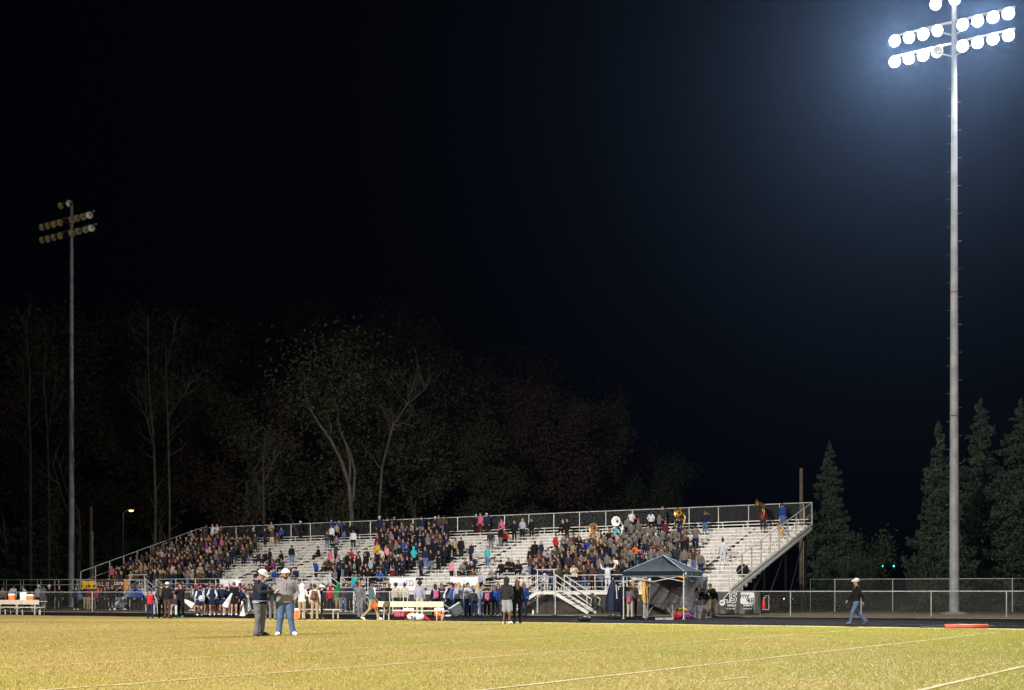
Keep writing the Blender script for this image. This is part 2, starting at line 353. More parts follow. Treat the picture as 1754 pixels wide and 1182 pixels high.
def person(loc, rz, height, pose='s', top='k', bot='k', hair='d', skin='1', style=None, fat=0., female=None, sleeve=None, shoe=None,
           label=None, info=None, res=.0145, group=None, fold=.006, sx=1., hoodc=None):
    if female is None: female = hair in 'LBNTA'
    style = style or 'std'
    me, hd, hp = proto(pose, style, fat, female, res, fold); LASTKEY[0] = (pose, style, round(fat, 2), female, res)
    o = bpy.data.objects.new('person', me); COL.objects.link(o)
    o.location = loc; o.rotation_euler = (0, 0, rz); k = height/1.755; o.scale = (k*sx, k*sx, k)
    ms = [SKIN[skin], cloth(top), cloth(bot), SHOE[shoe or random.choice('kkkwb')], EYE, cloth(sleeve or top)]
    for i, m in enumerate(ms): o.material_slots[i].link = 'OBJECT'; o.material_slots[i].material = m
    hc = HAIRC['d'] if random.random() < .65 else HAIRC['a']
    # hair codes
    if hair == 'd': add_child(o, hair_mesh('short'), 'hair', hc, hd, hp)
    elif hair == 'g': add_child(o, hair_mesh('short'), 'hair', HAIRC['g'], hd, hp)
    elif hair == 'L': add_child(o, hair_mesh('long'), 'hair', hc, hd, hp)
    elif hair == 'B': add_child(o, hair_mesh('long'), 'hair', HAIRC['B'], hd, hp)
    elif hair == 'N': add_child(o, hair_mesh('bun'), 'hair', HAIRC['d'], hd, hp)
    elif hair == 'T': add_child(o, hair_mesh('tail'), 'hair', hc, hd, hp)
    elif hair == 'W':
        add_child(o, hair_mesh('tail'), 'hair', hc, hd, hp); add_child(o, hair_mesh('bow'), 'hair_bow', cloth('p'), hd, hp)
    elif hair == 'A': add_child(o, hair_mesh('afro'), 'hair', HAIRC['d'], hd, hp)
    elif hair in 'wkrO':
        h_ = add_child(o, hair_mesh('short'), 'hair', hc, hd, hp); h_.scale = (.96, .96, .93); c = add_child(o, hair_mesh('cap'), 'cap', cloth(hair), hd, hp); c.scale = (1.03, 1.03, 1.03)
    elif hair == 'n': add_child(o, hair_mesh('beanie'), 'beanie', cloth('l'), hd, hp)
    elif hair == 'H': add_child(o, hair_mesh('hood'), 'hood', cloth(hoodc or top), hd, hp)
    o['category'] = 'person'
    if label: o['label'] = label
    if group: o['group'] = group
    o['_tmp'] = ''
    del o['_tmp']
    PEOPLE.append((o, info))
    return o, hd, hp

# ================================================================== GROUND
def sheet(name, pts, z, m, sub=None, kind='structure'):
    me = bpy.data.meshes.new(name); me.from_pydata([(p[0], p[1], z) for p in pts], [], [tuple(range(len(pts)))]); me.update()
    return tag(link(name, me, m), kind=kind)
def grass_mat(name, tan, green, base=0., blade=False):
    m = bpy.data.materials.new(name); m.use_nodes = True; nt = m.node_tree; b = nt.nodes['Principled BSDF']; N = nt.nodes.new; L = nt.links.new
    b.inputs['Roughness'].default_value = .85; b.inputs['Specular IOR Level'].default_value = .15
    g = N('ShaderNodeNewGeometry'); sep = N('ShaderNodeSeparateXYZ'); L(g.outputs['Position'], sep.inputs[0])
    n1 = N('ShaderNodeTexNoise'); n1.inputs['Scale'].default_value = .22; n1.inputs['Detail'].default_value = 6; L(g.outputs['Position'], n1.inputs['Vector'])
    n2 = N('ShaderNodeTexNoise'); n2.inputs['Scale'].default_value = 3.2; n2.inputs['Detail'].default_value = 8; n2.inputs['Roughness'].default_value = .7; L(g.outputs['Position'], n2.inputs['Vector'])
    n3 = N('ShaderNodeTexNoise'); n3.inputs['Scale'].default_value = 26; n3.inputs['Detail'].default_value = 6; n3.inputs['Roughness'].default_value = .8; L(g.outputs['Position'], n3.inputs['Vector'])
    r = N('ShaderNodeMapRange'); r.inputs['From Min'].default_value = -16; r.inputs['From Max'].default_value = 16; L(sep.outputs['X'], r.inputs['Value'])
    a1 = N('ShaderNodeMath'); a1.operation = 'MULTIPLY_ADD'; a1.inputs[1].default_value = 2.2; a1.inputs[2].default_value = -1.15; L(n1.outputs['Fac'], a1.inputs[0])
    a2 = N('ShaderNodeMath'); a2.operation = 'ADD'; L(a1.outputs[0], a2.inputs[0]); L(r.outputs[0], a2.inputs[1])
    a3 = N('ShaderNodeMath'); a3.operation = 'MULTIPLY_ADD'; a3.inputs[1].default_value = 1.1; L(n2.outputs['Fac'], a3.inputs[0]); 
    a4 = N('ShaderNodeMath'); a4.operation = 'SUBTRACT'; a4.inputs[1].default_value = .5; a4.use_clamp = True; L(a2.outputs[0], a3.inputs[2]); L(a3.outputs[0], a4.inputs[0])
    mx = N('ShaderNodeMix'); mx.data_type = 'RGBA'; mx.inputs['A'].default_value = (*tan, 1); mx.inputs['B'].default_value = (*green, 1); L(a4.outputs[0], mx.inputs['Factor'])
    r3 = N('ShaderNodeMapRange'); r3.inputs['From Min'].default_value = .3; r3.inputs['From Max'].default_value = .7; r3.inputs['To Min'].default_value = .84; r3.inputs['To Max'].default_value = 1.16; L(n3.outputs['Fac'], r3.inputs['Value'])
    mu = N('ShaderNodeVectorMath'); mu.operation = 'SCALE'; L(mx.outputs['Result'], mu.inputs[0]); L(r3.outputs[0], mu.inputs['Scale'])
    L(mu.outputs[0], b.inputs['Base Color'])
    if blade:
        cv = N('ShaderNodeCombineXYZ'); cv.inputs[2].default_value = 2.6; av = N('ShaderNodeVectorMath'); av.operation = 'ADD'; L(g.outputs['Normal'], av.inputs[0]); L(cv.outputs[0], av.inputs[1])
        nv_ = N('ShaderNodeVectorMath'); nv_.operation = 'NORMALIZE'; L(av.outputs[0], nv_.inputs[0]); L(nv_.outputs[0], b.inputs['Normal'])
        tr = N('ShaderNodeBsdfTranslucent'); L(mu.outputs[0], tr.inputs[0]); ms = N('ShaderNodeMixShader'); ms.inputs[0].default_value = .5; L(b.outputs[0], ms.inputs[1]); L(tr.outputs[0], ms.inputs[2]); L(ms.outputs[0], nt.nodes['Material Output'].inputs['Surface'])
    if not blade:
        bp = N('ShaderNodeBump'); bp.inputs['Strength'].default_value = .5; bp.inputs['Distance'].default_value = .04; L(n3.outputs['Fac'], bp.inputs['Height']); L(bp.outputs[0], b.inputs['Normal'])
    return m
TAN, GRN = (.345, .258, .085), (.258, .240, .045)
FIELD = grass_mat('field_turf', TAN, GRN)
BLADE = grass_mat('turf_blades', tuple(c*1.12 for c in TAN), tuple(c*1.1 for c in GRN), blade=True)
VERGE = mat('verge_dirt', (.13, .10, .055), .9, nscale=1.3, namt=.3, bump=.5, bscale=14, col2=(.075, .075, .03))
TRACK = mat('track_asphalt', (.013, .0125, .0135), 1.0, spec=0., nscale=5, namt=.35, bump=.3, bscale=60)
CONC = mat('concrete', (.15, .135, .12), .85, nscale=2, namt=.25, bump=.2)
me = bpy.data.meshes.new('ground'); rr = 900; me.from_pydata([(rr*math.cos(k*math.pi/12), 200+rr*math.sin(k*math.pi/12), -.01) for k in range(24)], [], [tuple(range(24))])
tag(link('ground', me, VERGE), kind='structure')
def edge_in(px): return gnd(px, 1054+(px-60)*.01372)        # field / track
def edge_out(px): return gnd(px, 1047.7+px*.0072)             # track / verge
i0, i1, o0, o1 = edge_in(-400), edge_in(2300), edge_out(-400), edge_out(2300)
sheet('running_track', [i0, i1, o1, o0], -.004, TRACK)
NI = 160; pts = []
for k in range(NI+1):
    p = i0.lerp(i1, k/NI); p = p+V*(.22*math.sin(k*.9)*math.sin(k*.37)+random.uniform(-.1, .1)); pts.append(p)
sheet('football_field', pts+[Vector((60, -40, 0)), Vector((-80, -40, 0))], .0, FIELD)
mb = MB()
for k in range(60):
    a = o0.lerp(o1, k/60); b = o0.lerp(o1, (k+.99)/60); mb.beamx(a+Vector((0, 0, .005)), b+Vector((0, 0, .005)), .10, .05)
tag(mb.build('track_kerb', mat('kerb_stone', (.16, .14, .12), .9, nscale=1.5, namt=.35)), kind='structure')
# worn lane stripes and puddled patches on the track
LINEM = mat('worn_line', (.20, .19, .18), .9, nscale=2.2, namt=.6, col2=(.04, .04, .042))
for fr in (.25, .5, .75):
    a = o0.lerp(i0, fr); b = o1.lerp(i1, fr); n = (b-a).cross(Vector((0, 0, 1))).normalized()*.03
    sheet('track_lane_line', [a-n, b-n, b+n, a+n], .001, LINEM)
# field markings: faded lime lines, 5 yards apart
LIME = bpy.data.materials.new('field_lime'); LIME.use_nodes = True
nt = LIME.node_tree; b = nt.nodes['Principled BSDF']; b.inputs['Roughness'].default_value = .95
g = nt.nodes.new('ShaderNodeNewGeometry'); n = nt.nodes.new('ShaderNodeTexNoise'); n.inputs['Scale'].default_value = 5.5; n.inputs['Detail'].default_value = 7; n.inputs['Roughness'].default_value = .75
nt.links.new(g.outputs['Position'], n.inputs['Vector'])
n0 = nt.nodes.new('ShaderNodeTexNoise'); n0.inputs['Scale'].default_value = .45; n0.inputs['Detail'].default_value = 2; nt.links.new(g.outputs['Position'], n0.inputs['Vector'])
ad = nt.nodes.new('ShaderNodeMath'); ad.operation = 'ADD'; nt.links.new(n.outputs['Fac'], ad.inputs[0]); nt.links.new(n0.outputs['Fac'], ad.inputs[1])
r = nt.nodes.new('ShaderNodeMapRange'); r.inputs['From Min'].default_value = .84; r.inputs['From Max'].default_value = 1.32; nt.links.new(ad.outputs[0], r.inputs['Value'])
mx = nt.nodes.new('ShaderNodeMix'); mx.data_type = 'RGBA'; mx.inputs['A'].default_value = (.33, .25, .09, 1); mx.inputs['B'].default_value = (.44, .40, .25, 1)
nt.links.new(r.outputs[0], mx.inputs['Factor']); nt.links.new(mx.outputs['Result'], b.inputs['Base Color'])
LINES = []
def strip(a, b, w):
    n = (b-a).cross(Vector((0, 0, 1))).normalized()*w/2; L = (b-a).length; k = max(2, int(L/.35)); vs = []; fs = []
    for i in range(k+1):
        p = a.lerp(b, i/k)+n*random.uniform(-.16, .16)
        vs += [p-n*random.uniform(.8, 1.1), p+n*random.uniform(.8, 1.1)]
    for i in range(k): fs.append((2*i, 2*i+2, 2*i+3, 2*i+1))
    me = bpy.data.meshes.new('field_marking'); me.from_pydata([(p.x, p.y, .010) for p in vs], [], fs)
    tag(link('field_marking', me, LIME), kind='structure'); LINES.append((a, b, w))
for k in range(-8, 6):
    p0 = -13.47+4.572*k
    strip(U*p0+V*6, U*p0+V*41.5, .10)
for x0, y0, x1, y1 in ((108, 1064.3, 217, 1065.3), (415, 1071, 548, 1071.8), (800, 1079, 945, 1080), (1275, 1087.6, 1355, 1089.0), (1373, 1090.5, 1420, 1089.3), (1238, 1165.5, 1282, 1161), (-20, 1088, 40, 1087), (186, 1175, 248, 1172)):
    strip(gnd(x0, y0), gnd(x1, y1), .16 if y0 < 1100 else .09)
# turf: many small blades over the near part of the field
def blades(n, y0, y1, hgt, wid):
    u = RNG.random(n); Y = y0+u*(y1-y0); wid = wid*Y/15; X = (RNG.random(n)-.5)*Y*(1754/F)*1.45
    inside = (X*V.x+Y*V.y) < 44.6
    keep = np.ones(n, bool)
    P = np.stack([X, Y], 1)
    for a, b_, w in LINES:
        d = np.array((b_-a)[:2]); L = np.linalg.norm(d); d = d/L; q = P-np.array(a[:2]); t = q @ d; e = np.abs(q[:, 0]*d[1]-q[:, 1]*d[0])
        keep &= ~((t > 0) & (t < L) & (e < w*.45) & (RNG.random(n) < .85))
    P = P[inside & keep]; wid = wid[inside & keep]; n = len(P); an = RNG.random(n)*6.283; ln = RNG.normal(0, .45, (n, 2))
    hh = hgt*(.5+RNG.random(n)); w = wid*(.6+.8*RNG.random(n))
    c, s = np.cos(an)*w, np.sin(an)*w; v = np.zeros((n, 3, 3), np.float32)
    v[:, 0, 0] = P[:, 0]-c; v[:, 0, 1] = P[:, 1]-s; v[:, 1, 0] = P[:, 0]+c; v[:, 1, 1] = P[:, 1]+s; v[:, :2, 2] = .0
    v[:, 2, 0] = P[:, 0]+ln[:, 0]*hh; v[:, 2, 1] = P[:, 1]+ln[:, 1]*hh; v[:, 2, 2] = hh*.8
    me = npmesh('turf_grass', v.reshape(-1, 3), np.arange(3*n).reshape(-1, 3)); return link('turf_grass', me, BLADE)
tag(blades(760000, 13.5, 56, .030, .0050), 'short dormant grass blades covering the playing field', 'grass', kind='stuff')

# ================================================================== BLEACHER
BO = wpt(1250, 29.5); BO.z = 0; BLEN = 58.5; NR = 18; TR = .683; RI = .256; WZ = 1.40
def row_y(i): return 1.30+TR*i
def row_z(i): return 1.45+RI*i
def b2w(x, y, z=0): p = BO+U*x+V*y; return Vector((p.x, p.y, z))
def lx_at(px, y=0.):                                   # local x at depth y that projects to photo column px
    k = (px-CX)/F; o = BO+V*y; return -(o.x-k*o.y)/(U.x-k*U.y)
bl = thing('bleacher', 'long aluminium bleacher with eighteen plank rows behind the track', 'bleacher', BO, ANG)
AISLE = []
for i in range(NR):
    y, z = row_y(i), row_z(i)
    MB().box((-BLEN/2, y+.30, z-.025), (BLEN, .60, .05)).build('foot_board', ALU, bl)
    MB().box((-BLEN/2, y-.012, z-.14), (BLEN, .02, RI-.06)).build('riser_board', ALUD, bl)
    m = MB(); x = -BLEN+.1; off = random.uniform(0, 3)
    while x < -.2:
        x2 = min(x+5.5-(off if x < -BLEN+.2 else 0), -.1); dz = random.uniform(-.006, .006)
        m.box(((x+x2)/2, y+.53, z+.425+dz), (x2-x-.05, .25, .045)); x = x2
    x = -BLEN+.9
    while x < 0: m.box((x, y+.55, z+.20), (.05, .05, .40)); m.box((x, y+.53, z+.385), (.10, .24, .035)); x += 1.83
    m.build('seat_plank', ALU, bl)
yb = row_y(NR-1)+TR; zb = row_z(NR-1)
MB().box((-BLEN/2, .66, WZ-.03), (BLEN, 1.28, .06)).box((-BLEN/2, 0.0, WZ-.10), (BLEN, .04, .22)).build('front_walkway', ALU, bl)
for xe, nm in ((0.03, 'end_stringer'), (-BLEN-.03, 'end_stringer')):
    m = MB()
    for dz, hh in ((-.02, .09), (-.30, .16)): m.beamx((xe, 0.1, 1.50+dz), (xe, yb, zb+.10+dz), .05, hh)
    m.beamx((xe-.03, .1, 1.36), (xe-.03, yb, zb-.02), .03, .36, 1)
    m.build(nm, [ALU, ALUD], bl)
    m = MB(); m.tube([(xe, .25, 3.10), (xe, yb, 7.36)], .028); m.tube([(xe, .25, 3.10), (xe, .25, 1.45)], .028)
    m.tube([(xe, .25, 2.25), (xe, yb, 6.6)], .014, 6)
    for k in range(1, 10): t = k/9; m.beamx((xe, .25+(yb-.25)*t, 1.45+(zb-1.45)*t), (xe, .25+(yb-.25)*t, 3.10+4.26*t), .06, .05)
    m.build('end_guard_rail', GALV, bl)
m = MB(); m.tube([(-BLEN, yb, 7.36), (0, yb, 7.36)], .030); m.tube([(-BLEN, yb, zb+.2), (0, yb, zb+.2)], .022, 6)
x = 0
while x > -BLEN-.1: m.tube([(x, yb, zb-.2), (x, yb, 7.36)], .030, 6); x -= 2.25
m.build('back_guard_rail', GALV, bl)
def chainlink(x0, x1, z0, z1, step=.09, rad=.0022):
    m = MB(); h = z1-z0; n = int((x1-x0+h)/step)
    for s in (0, 1):
        for k in range(n):
            a = x0-h+k*step if s == 0 else x0+k*step
            pa, pb = (a, z0), ((a+h, z1) if s == 0 else (a-h, z1))
            ta = max(0, (x0-min(pa[0], pb[0]))/h); tb = min(1, (x1-min(pa[0], pb[0]))/h)
            if s: ta, tb = 1-tb, 1-ta
            if tb-ta < .02: continue
            q = [(pa[0]+(pb[0]-pa[0])*t, pa[1]+(pb[1]-pa[1])*t) for t in (max(0, ta), min(1, tb))]
            (xa, za), (xb, zb_) = q; r = rad
            m.add([(xa-r, .0, za), (xa+r, .0, za), (xa, r*1.6, za), (xb-r, .0, zb_), (xb+r, .0, zb_), (xb, r*1.6, zb_)], [(0, 1, 4, 3), (1, 2, 5, 4), (2, 0, 3, 5)])
    return m
chainlink(-BLEN, 0, zb+.2, 7.33, .08, .003).build('chain_link_mesh', WIRE, bl, loc=(0, yb+.03, 0))
# front rail, broken at the stair heads
STAIRS = [(938, 966), (556, 584), (243, 268)]
gaps = [(lx_at(a), lx_at(b)) for a, b in STAIRS]
m = MB(); segs = []; cur = -BLEN
for a, b_ in sorted(gaps): segs.append((cur, a)); cur = b_
segs.append((cur, -.05))
for a, b_ in segs:
    for z in (2.40, 2.02, 1.66): m.tube([(a, .02, z), (b_, .02, z)], .026 if z > 2.3 else .020, 7)
    n = max(1, round((b_-a)/2.3))
    for k in range(n+1): m.tube([(a+(b_-a)*k/n, .02, 1.36), (a+(b_-a)*k/n, .02, 2.40)], .028, 6)
m.build('front_guard_rail', GALV, bl)
# substructure and skirt
DKST = mat('dark_and_shaded_steel', (.022, .020, .018), .8)  # near-black: shade under the deck is put into the support frames' colour
SKIRT = mat('privacy_skirt', (.030, .022, .018), .9, nscale=1.4, namt=.45, bump=.3, bscale=6)
m = MB(); x = -BLEN
while x < -.1:
    w = min(2.3, -x); m.box((x+w/2, .16+random.uniform(-.01, .01), .66), (w-.03, .02, 1.30)); x += 2.3
m.build('skirt_panel', SKIRT, bl)
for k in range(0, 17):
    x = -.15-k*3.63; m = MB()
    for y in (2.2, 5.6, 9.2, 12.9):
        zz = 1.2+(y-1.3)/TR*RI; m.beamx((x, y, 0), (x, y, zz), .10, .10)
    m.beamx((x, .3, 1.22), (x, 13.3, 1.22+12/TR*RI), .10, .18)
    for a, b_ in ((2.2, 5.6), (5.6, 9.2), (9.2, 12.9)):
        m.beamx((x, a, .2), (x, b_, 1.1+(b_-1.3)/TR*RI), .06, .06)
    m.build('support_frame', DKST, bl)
# three stair heads in front of the walkway
def stair(px0, px1, sides):
    a, b_ = lx_at(px0), lx_at(px1); st = bpy.data.objects.new('access_stair', MB().box(((a+b_)/2, -.62, WZ-.04), (b_-a, 1.2, .08)).box(((a+b_)/2, -1.21, WZ-.10), (b_-a, .04, .20)).mesh('access_stair')); st.data.materials.append(ALU)
    COL.objects.link(st); st.parent = bl; m = MB()
    for x in (a, b_):
        m.tube([(x, -1.2, WZ-.35), (x, -1.2, 2.74)], .032)
        m.beamx((x-.0, -1.2, .0), (x, -1.2, WZ-.1), .07, .07) if x == a else None
    m.tube([(a-.12, -1.2, 2.74), (b_+.25, -1.2, 2.74)], .036)
    for z in (2.30, 1.85): m.tube([(a, -1.2, z), (b_, -1.2, z)], .022, 6)
    m.build('platform_rail', GALV, st)
    for sd in sides:
        x0 = b_ if sd > 0 else a; run = 2.35
        for yy, nm in ((-1.2, 'stair_rail'), (-.15, 'stair_rail')):
            m = MB(); x1 = x0+sd*run
            for dz in (1.02, .62, .28): m.tube([(x0+sd*.1, yy, WZ+dz), (x1+sd*.35, yy, dz-.12)], .030 if dz > 1 else .024, 7)
            m.tube([(x1+sd*.35, yy, .90), (x1+sd*.15, yy, .28)], .024, 6)
            m.tube([(x0+sd*.12, yy, WZ-.2), (x0+sd*.12, yy, WZ+1.0)], .028, 6); m.tube([(x1, yy, 0), (x1, yy, 1.02)], .032, 6)
            m.build(nm, GALV, st)
            MB().beamx((x0, yy, WZ-.10), (x1+sd*.1, yy, .06), .04, .20).build('stair_stringer', ALU, st)
        for k in range(7):
            t = (k+1)/8; MB().box((x0+sd*run*t, -.68, WZ*(1-t)), (.30, 1.02, .04)).build('stair_tread', ALU, st)
stair(938, 966, (-1, 1)); stair(556, 584, (1,)); stair(243, 268, (-1, 1))

# access walkway running on to the left of the bleacher
aw = thing('access_walkway', 'raised railed walkway leading left from the bleacher past the light pole', 'walkway', b2w(-BLEN-.2, 0), ANG)
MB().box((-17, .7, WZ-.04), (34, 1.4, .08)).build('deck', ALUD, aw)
for yy, nm in ((0, 'guard_rail'), (1.4, 'guard_rail')):
    m = MB()
    for z in (2.45, 2.0): m.tube([(0, yy, z), (-34, yy, z+.12)], .026, 7)
    for k in range(15): m.tube([(-k*2.4, yy, .0), (-k*2.4, yy, 2.46)], .028, 6)
    m.build(nm, GALV, aw)

# ================================================================== FENCES
def fence(name, label, A, B, h, post_px=None, spacing=3.05, group=None, mesh=True, rail=.024):
    A, B = Vector(A), Vector(B); L = (B-A).length; rz = math.atan2(B.y-A.y, B.x-A.x)
    t = thing(name, label, 'fence', A, rz, group)
    xs = []
    if post_px:
        d = (B-A).normalized()
        for px in post_px:
            k = (px-CX)/F; xs.append(-(A.x-k*A.y)/(d.x-k*d.y))
    else:
        n = round(L/spacing); xs = [L*k/n for k in range(n+1)]
    MB().tube([(0, 0, h), (L, 0, h)], rail, 8).build('top_rail', GALV, t)
    for x in xs[:98]: MB().tube([(x, .0, 0), (x, 0, h+.03)], rail*1.25, 8).build('post', GALV, t)
    if mesh: chainlink(0, L, .04, h-.02, .085, .0019).build('chain_link_mesh', WIRE, t, loc=(0, .03, 0))
    return t
def fl(px): return gnd(px, 1046+px*.00656)
posts = [-60, 55, 158, 250, 351, 462, 548, 606, 667.5, 673, 698, 691, 820, 951, 1075, 1150, 1230, 1302, 1354, 1475, 1595, 1724, 1850]
tf = fence('trackside_fence', 'waist high chain link fence along the track in front of the bleacher', fl(-150), fl(1900), 1.36, sorted(posts))
bf = fence('perimeter_fence', 'taller chain link fence behind the right light pole', wpt(1388, 24.2), wpt(1900, 26.0), 2.26, [1388, 1430, 1529, 1631, 1734, 1840])

# ================================================================== LIGHT POLES
LENS_ON = mat('lamp_lit', (1, .985, .95), emit=45)
BOWL = mat('lamp_reflector', (.9, .9, .86), .3, .5)
HOUS = mat('lamp_housing', (.16, .16, .17), .5, .6)
GLASS = mat('lamp_bulb', (.75, .75, .66), .1, 0., spec=.9)
RUST = mat('rust_band', (.16, .07, .03), .8, nscale=8)
def flood_mesh(lit):
    m = MB(); pr = [(.05, -.30), (.17, -.27), (.26, -.18), (.315, -.06), (.33, .0)]
    m.lathe(pr[::-1], 20, mi=0); m.lathe([(r*.0+r+.012, z-.012) for r, z in pr], 20, mi=1)
    m.lathe([(.001, -.50), (.10, -.49), (.11, -.30), (.06, -.28)], 14, mi=1)
    m.lathe([(.33, 0), (.345, .0), (.345, -.02), (.342, -.012)], 20, mi=1)
    return m.mesh('floodlight', True)
FLM = flood_mesh(0); FLM.materials.append(BOWL); FLM.materials.append(HOUS)
LM = MB().lathe([(.315, -.015), (.20, .012), (.001, .02)], 20).mesh('lens', True); LM.materials.append(LENS_ON)
BM = MB().lathe([(.001, -.04), (.035, -.06), (.045, -.12), (.03, -.20), (.02, -.28)], 10).mesh('bulb', True); BM.materials.append(GLASS)
def light_pole(label, base, zrow, ztop, ts_up, ts_lo, ts_top, lit, aims, rings, off=()):
    t = thing('light_pole', label, 'light pole', base, 0); h = ztop+.2
    rad = lambda z: .285-(.285-.145)*z/h
    zs = [0, .02]+[h*k/14 for k in range(1, 15)]
    MB().tube([(0, 0, z) for z in zs], [rad(z) for z in zs], 20).build('pole', POLEM, t, True)
    MB().tube([(0, 0, 0), (0, 0, .05)], .42, 20).build('base_plate', GALV, t)
    for z in rings: MB().tube([(0, 0, z), (0, 0, z+.07)], rad(z)+.015, 20).build('joint_band', RUST, t)
    m = MB(); z = 3.2; k = 0
    while z < zrow-2: r = rad(z); s = 1 if k % 2 else -1; m.tube([(s*r*.9, 0, z), (s*(r+.22), 0, z), (s*(r+.22), 0, z+.03)], .012, 5); z += .82; k += 1
    m.build('climbing_peg', HOUS, t)
    for zz, ts in ((zrow, ts_up), (zrow-1.26, ts_lo)):
        a, b_ = U*(min(ts)-.3), U*(max(ts)+.3)
        MB().beamx((a.x, a.y, zz+.42), (b_.x, b_.y, zz+.42), .12, .12).build('crossarm', GALV, t)
        m = MB()
        for s in (-1.6, 1.6): m.beamx((0, 0, zz-.4), (U*s+Vector((0, 0, zz+.38))), .06, .06)
        m.build('arm_brace', GALV, t)
    n = 0
    for zz, ts in ((zrow, ts_up), (zrow-1.26, ts_lo), (ztop, ts_top)):
        for q in ts:
            p = U*q+V*-.30+Vector((0, 0, zz)); ax, ay = aims(n, q); n += 1
            d = (Vector((ax, ay, 0))-(base+p)).normalized()
            o = bpy.data.objects.new('floodlight', FLM); COL.objects.link(o); o.parent = t; o.location = p
            o.rotation_euler = d.to_track_quat('Z', 'Y').to_euler()
            on = lit and (zz, q) not in off
            c = bpy.data.objects.new('lens' if on else 'bulb', LM if on else BM); COL.objects.link(c); c.parent = o
    if ts_top:
        MB().beamx((U.x*min(ts_top), U.y*min(ts_top), ztop+.30), (U.x*max(ts_top), U.y*max(ts_top), ztop+.30), .09, .09).build('crossarm', GALV, t)
    return t
PR = wpt(1634.5, 29.0); PL = wpt(122.5, 18.0)
random.seed(3)
def aimR(n, q): return random.uniform(-26, 14), random.uniform(4, 34)
def aimL(n, q): return -60+q*9+random.uniform(-10, 8), 30+random.uniform(-20, 18)
UP = [-3.42, -2.57, -1.73, -.9, .55, 1.4, 2.25, 3.1]
light_pole('tall steel pole with a lit bank of floodlights at the right', PR, 34.6, 36.2, UP, UP, [-1.0, .1], True, aimR, (19.0, 11.7), off=((34.6-1.26, -.9),))
light_pole('tall steel pole with an unlit bank of round floodlights at the left', PL, 36.7, 38.3, [-4.1, -3.2, -2.3, -1.35, .4, 1.2, 2.1, 3.0], [-4.1, -3.2, -2.3, -1.35, .4, 1.4, 2.4, 3.3], [-1.25, .05], False, aimL, (19.8,))
MB().lathe([(.8, .0), (.74, .12), (.45, .17), (.001, .18)], 12).build('pole_footing', CONC, loc=PR, smooth=False)
tag(bpy.data.objects['pole_footing'], 'low concrete footing under the lit light pole', 'footing')
for q in (-2.5, 2.3):
    beam('floodlight_beam', PR+U*q+V*-.9+Vector((0, 0, 34.2)), (-3, 36, 0), 175e3, 66, radius=.7, color=(.97, .98, 1.0), blend=.9)
    beam('floodlight_beam', PR+U*q+V*-.9+Vector((0, 0, 34.2)), (4, 50, 0), 26e3, 140, radius=.7, color=(.95, .97, 1.0), blend=.9)

beam('floodlight_beam', PR+V*-.9+Vector((0, 0, 34.2)), (-38, 100, 13), 60e3, 78, radius=.9, color=(.95, .97, 1.0), blend=.8)

# ================================================================== TREES
def leafmat(name, a, b_): return mat(name, a, .9, nscale=.9, col2=b_, spec=.1)
BARK = mat('bark', (.045, .036, .028), .95, nscale=6, namt=.3, bump=.4, bscale=12)
BARKF = mat('bark_forked', (.042, .037, .029), .95, nscale=1.5, namt=.4, bump=.4, bscale=12)
BARKP = mat('bark_pale', (.028, .024, .018), .95, nscale=.8, namt=.5, bump=.4, bscale=12)
L1 = leafmat('leaves_green', (.026, .030, .014), (.010, .014, .007)); L2 = leafmat('leaves_rust', (.038, .024, .016), (.018, .012, .009)); L3 = leafmat('leaves_olive', (.036, .033, .017), (.014, .016, .009))
LC = leafmat('needles', (.052, .070, .040), (.022, .036, .020))
def quads_at(C, size, n_per=1):
    n = len(C); a = RNG.normal(size=(n, 3)); a /= np.linalg.norm(a, axis=1)[:, None]; b_ = np.cross(a, RNG.normal(size=(n, 3))); b_ /= np.linalg.norm(b_, axis=1)[:, None]
    s = (size*(.5+RNG.random(n)))[:, None]; a = a*s; b_ = b_*s*.6
    v = np.stack([C-a, C-b_*.9, C+a, C+b_], 1).reshape(-1, 3); return v, np.arange(4*n).reshape(-1, 4)
def deciduous(h, seed, nleaf, spread=.32, low=.25):
    rnd = random.Random(seed); m = MB(); tips = []
    def branch(p, d, L, r, lv):
        pts = [p]; q = Vector(p); dd = Vector(d)
        for k in range(4):
            dd = (dd+Vector((rnd.gauss(0, .10), rnd.gauss(0, .10), .05))).normalized(); q = q+dd*L/4; pts.append(Vector(q))
        m.tube(pts, [r*(1-.16*k) for k in range(5)], 6, cap=False)
        if lv >= 2: tips.extend(pts[2:])
        if lv < 4:
            for k in range(rnd.choice((2, 3)) if lv else 5):
                a = rnd.uniform(0, 6.28); tilt = rnd.uniform(.35, .95) if lv else rnd.uniform(.25, .7)
                e = dd.orthogonal().normalized(); e.rotate(Matrix.Rotation(a, 3, dd))
                nd = (dd*math.cos(tilt)+e*math.sin(tilt)).normalized(); s = pts[rnd.choice((2, 3, 4))] if lv else pts[rnd.choice((2, 3, 4, 4))]
                branch(s, nd, L*rnd.uniform(.55, .78), r*.5, lv+1)
    branch(Vector((0, 0, -.3)), (rnd.gauss(0, .06), rnd.gauss(0, .06), 1), h*.42, h*.016, 0)
    T = np.array([tuple(p) for p in tips]); C = T[RNG.integers(0, len(T), nleaf)]+RNG.normal(0, h*.030, (nleaf, 3))
    C[:, 2] = np.maximum(C[:, 2], h*low*RNG.random(nleaf))
    k = h/C[:, 2].max(); v, f = quads_at(C*[1, 1, min(1.25, k)], h*.0072)
    return m.mesh('trunk', True), npmesh('crown', v, f)
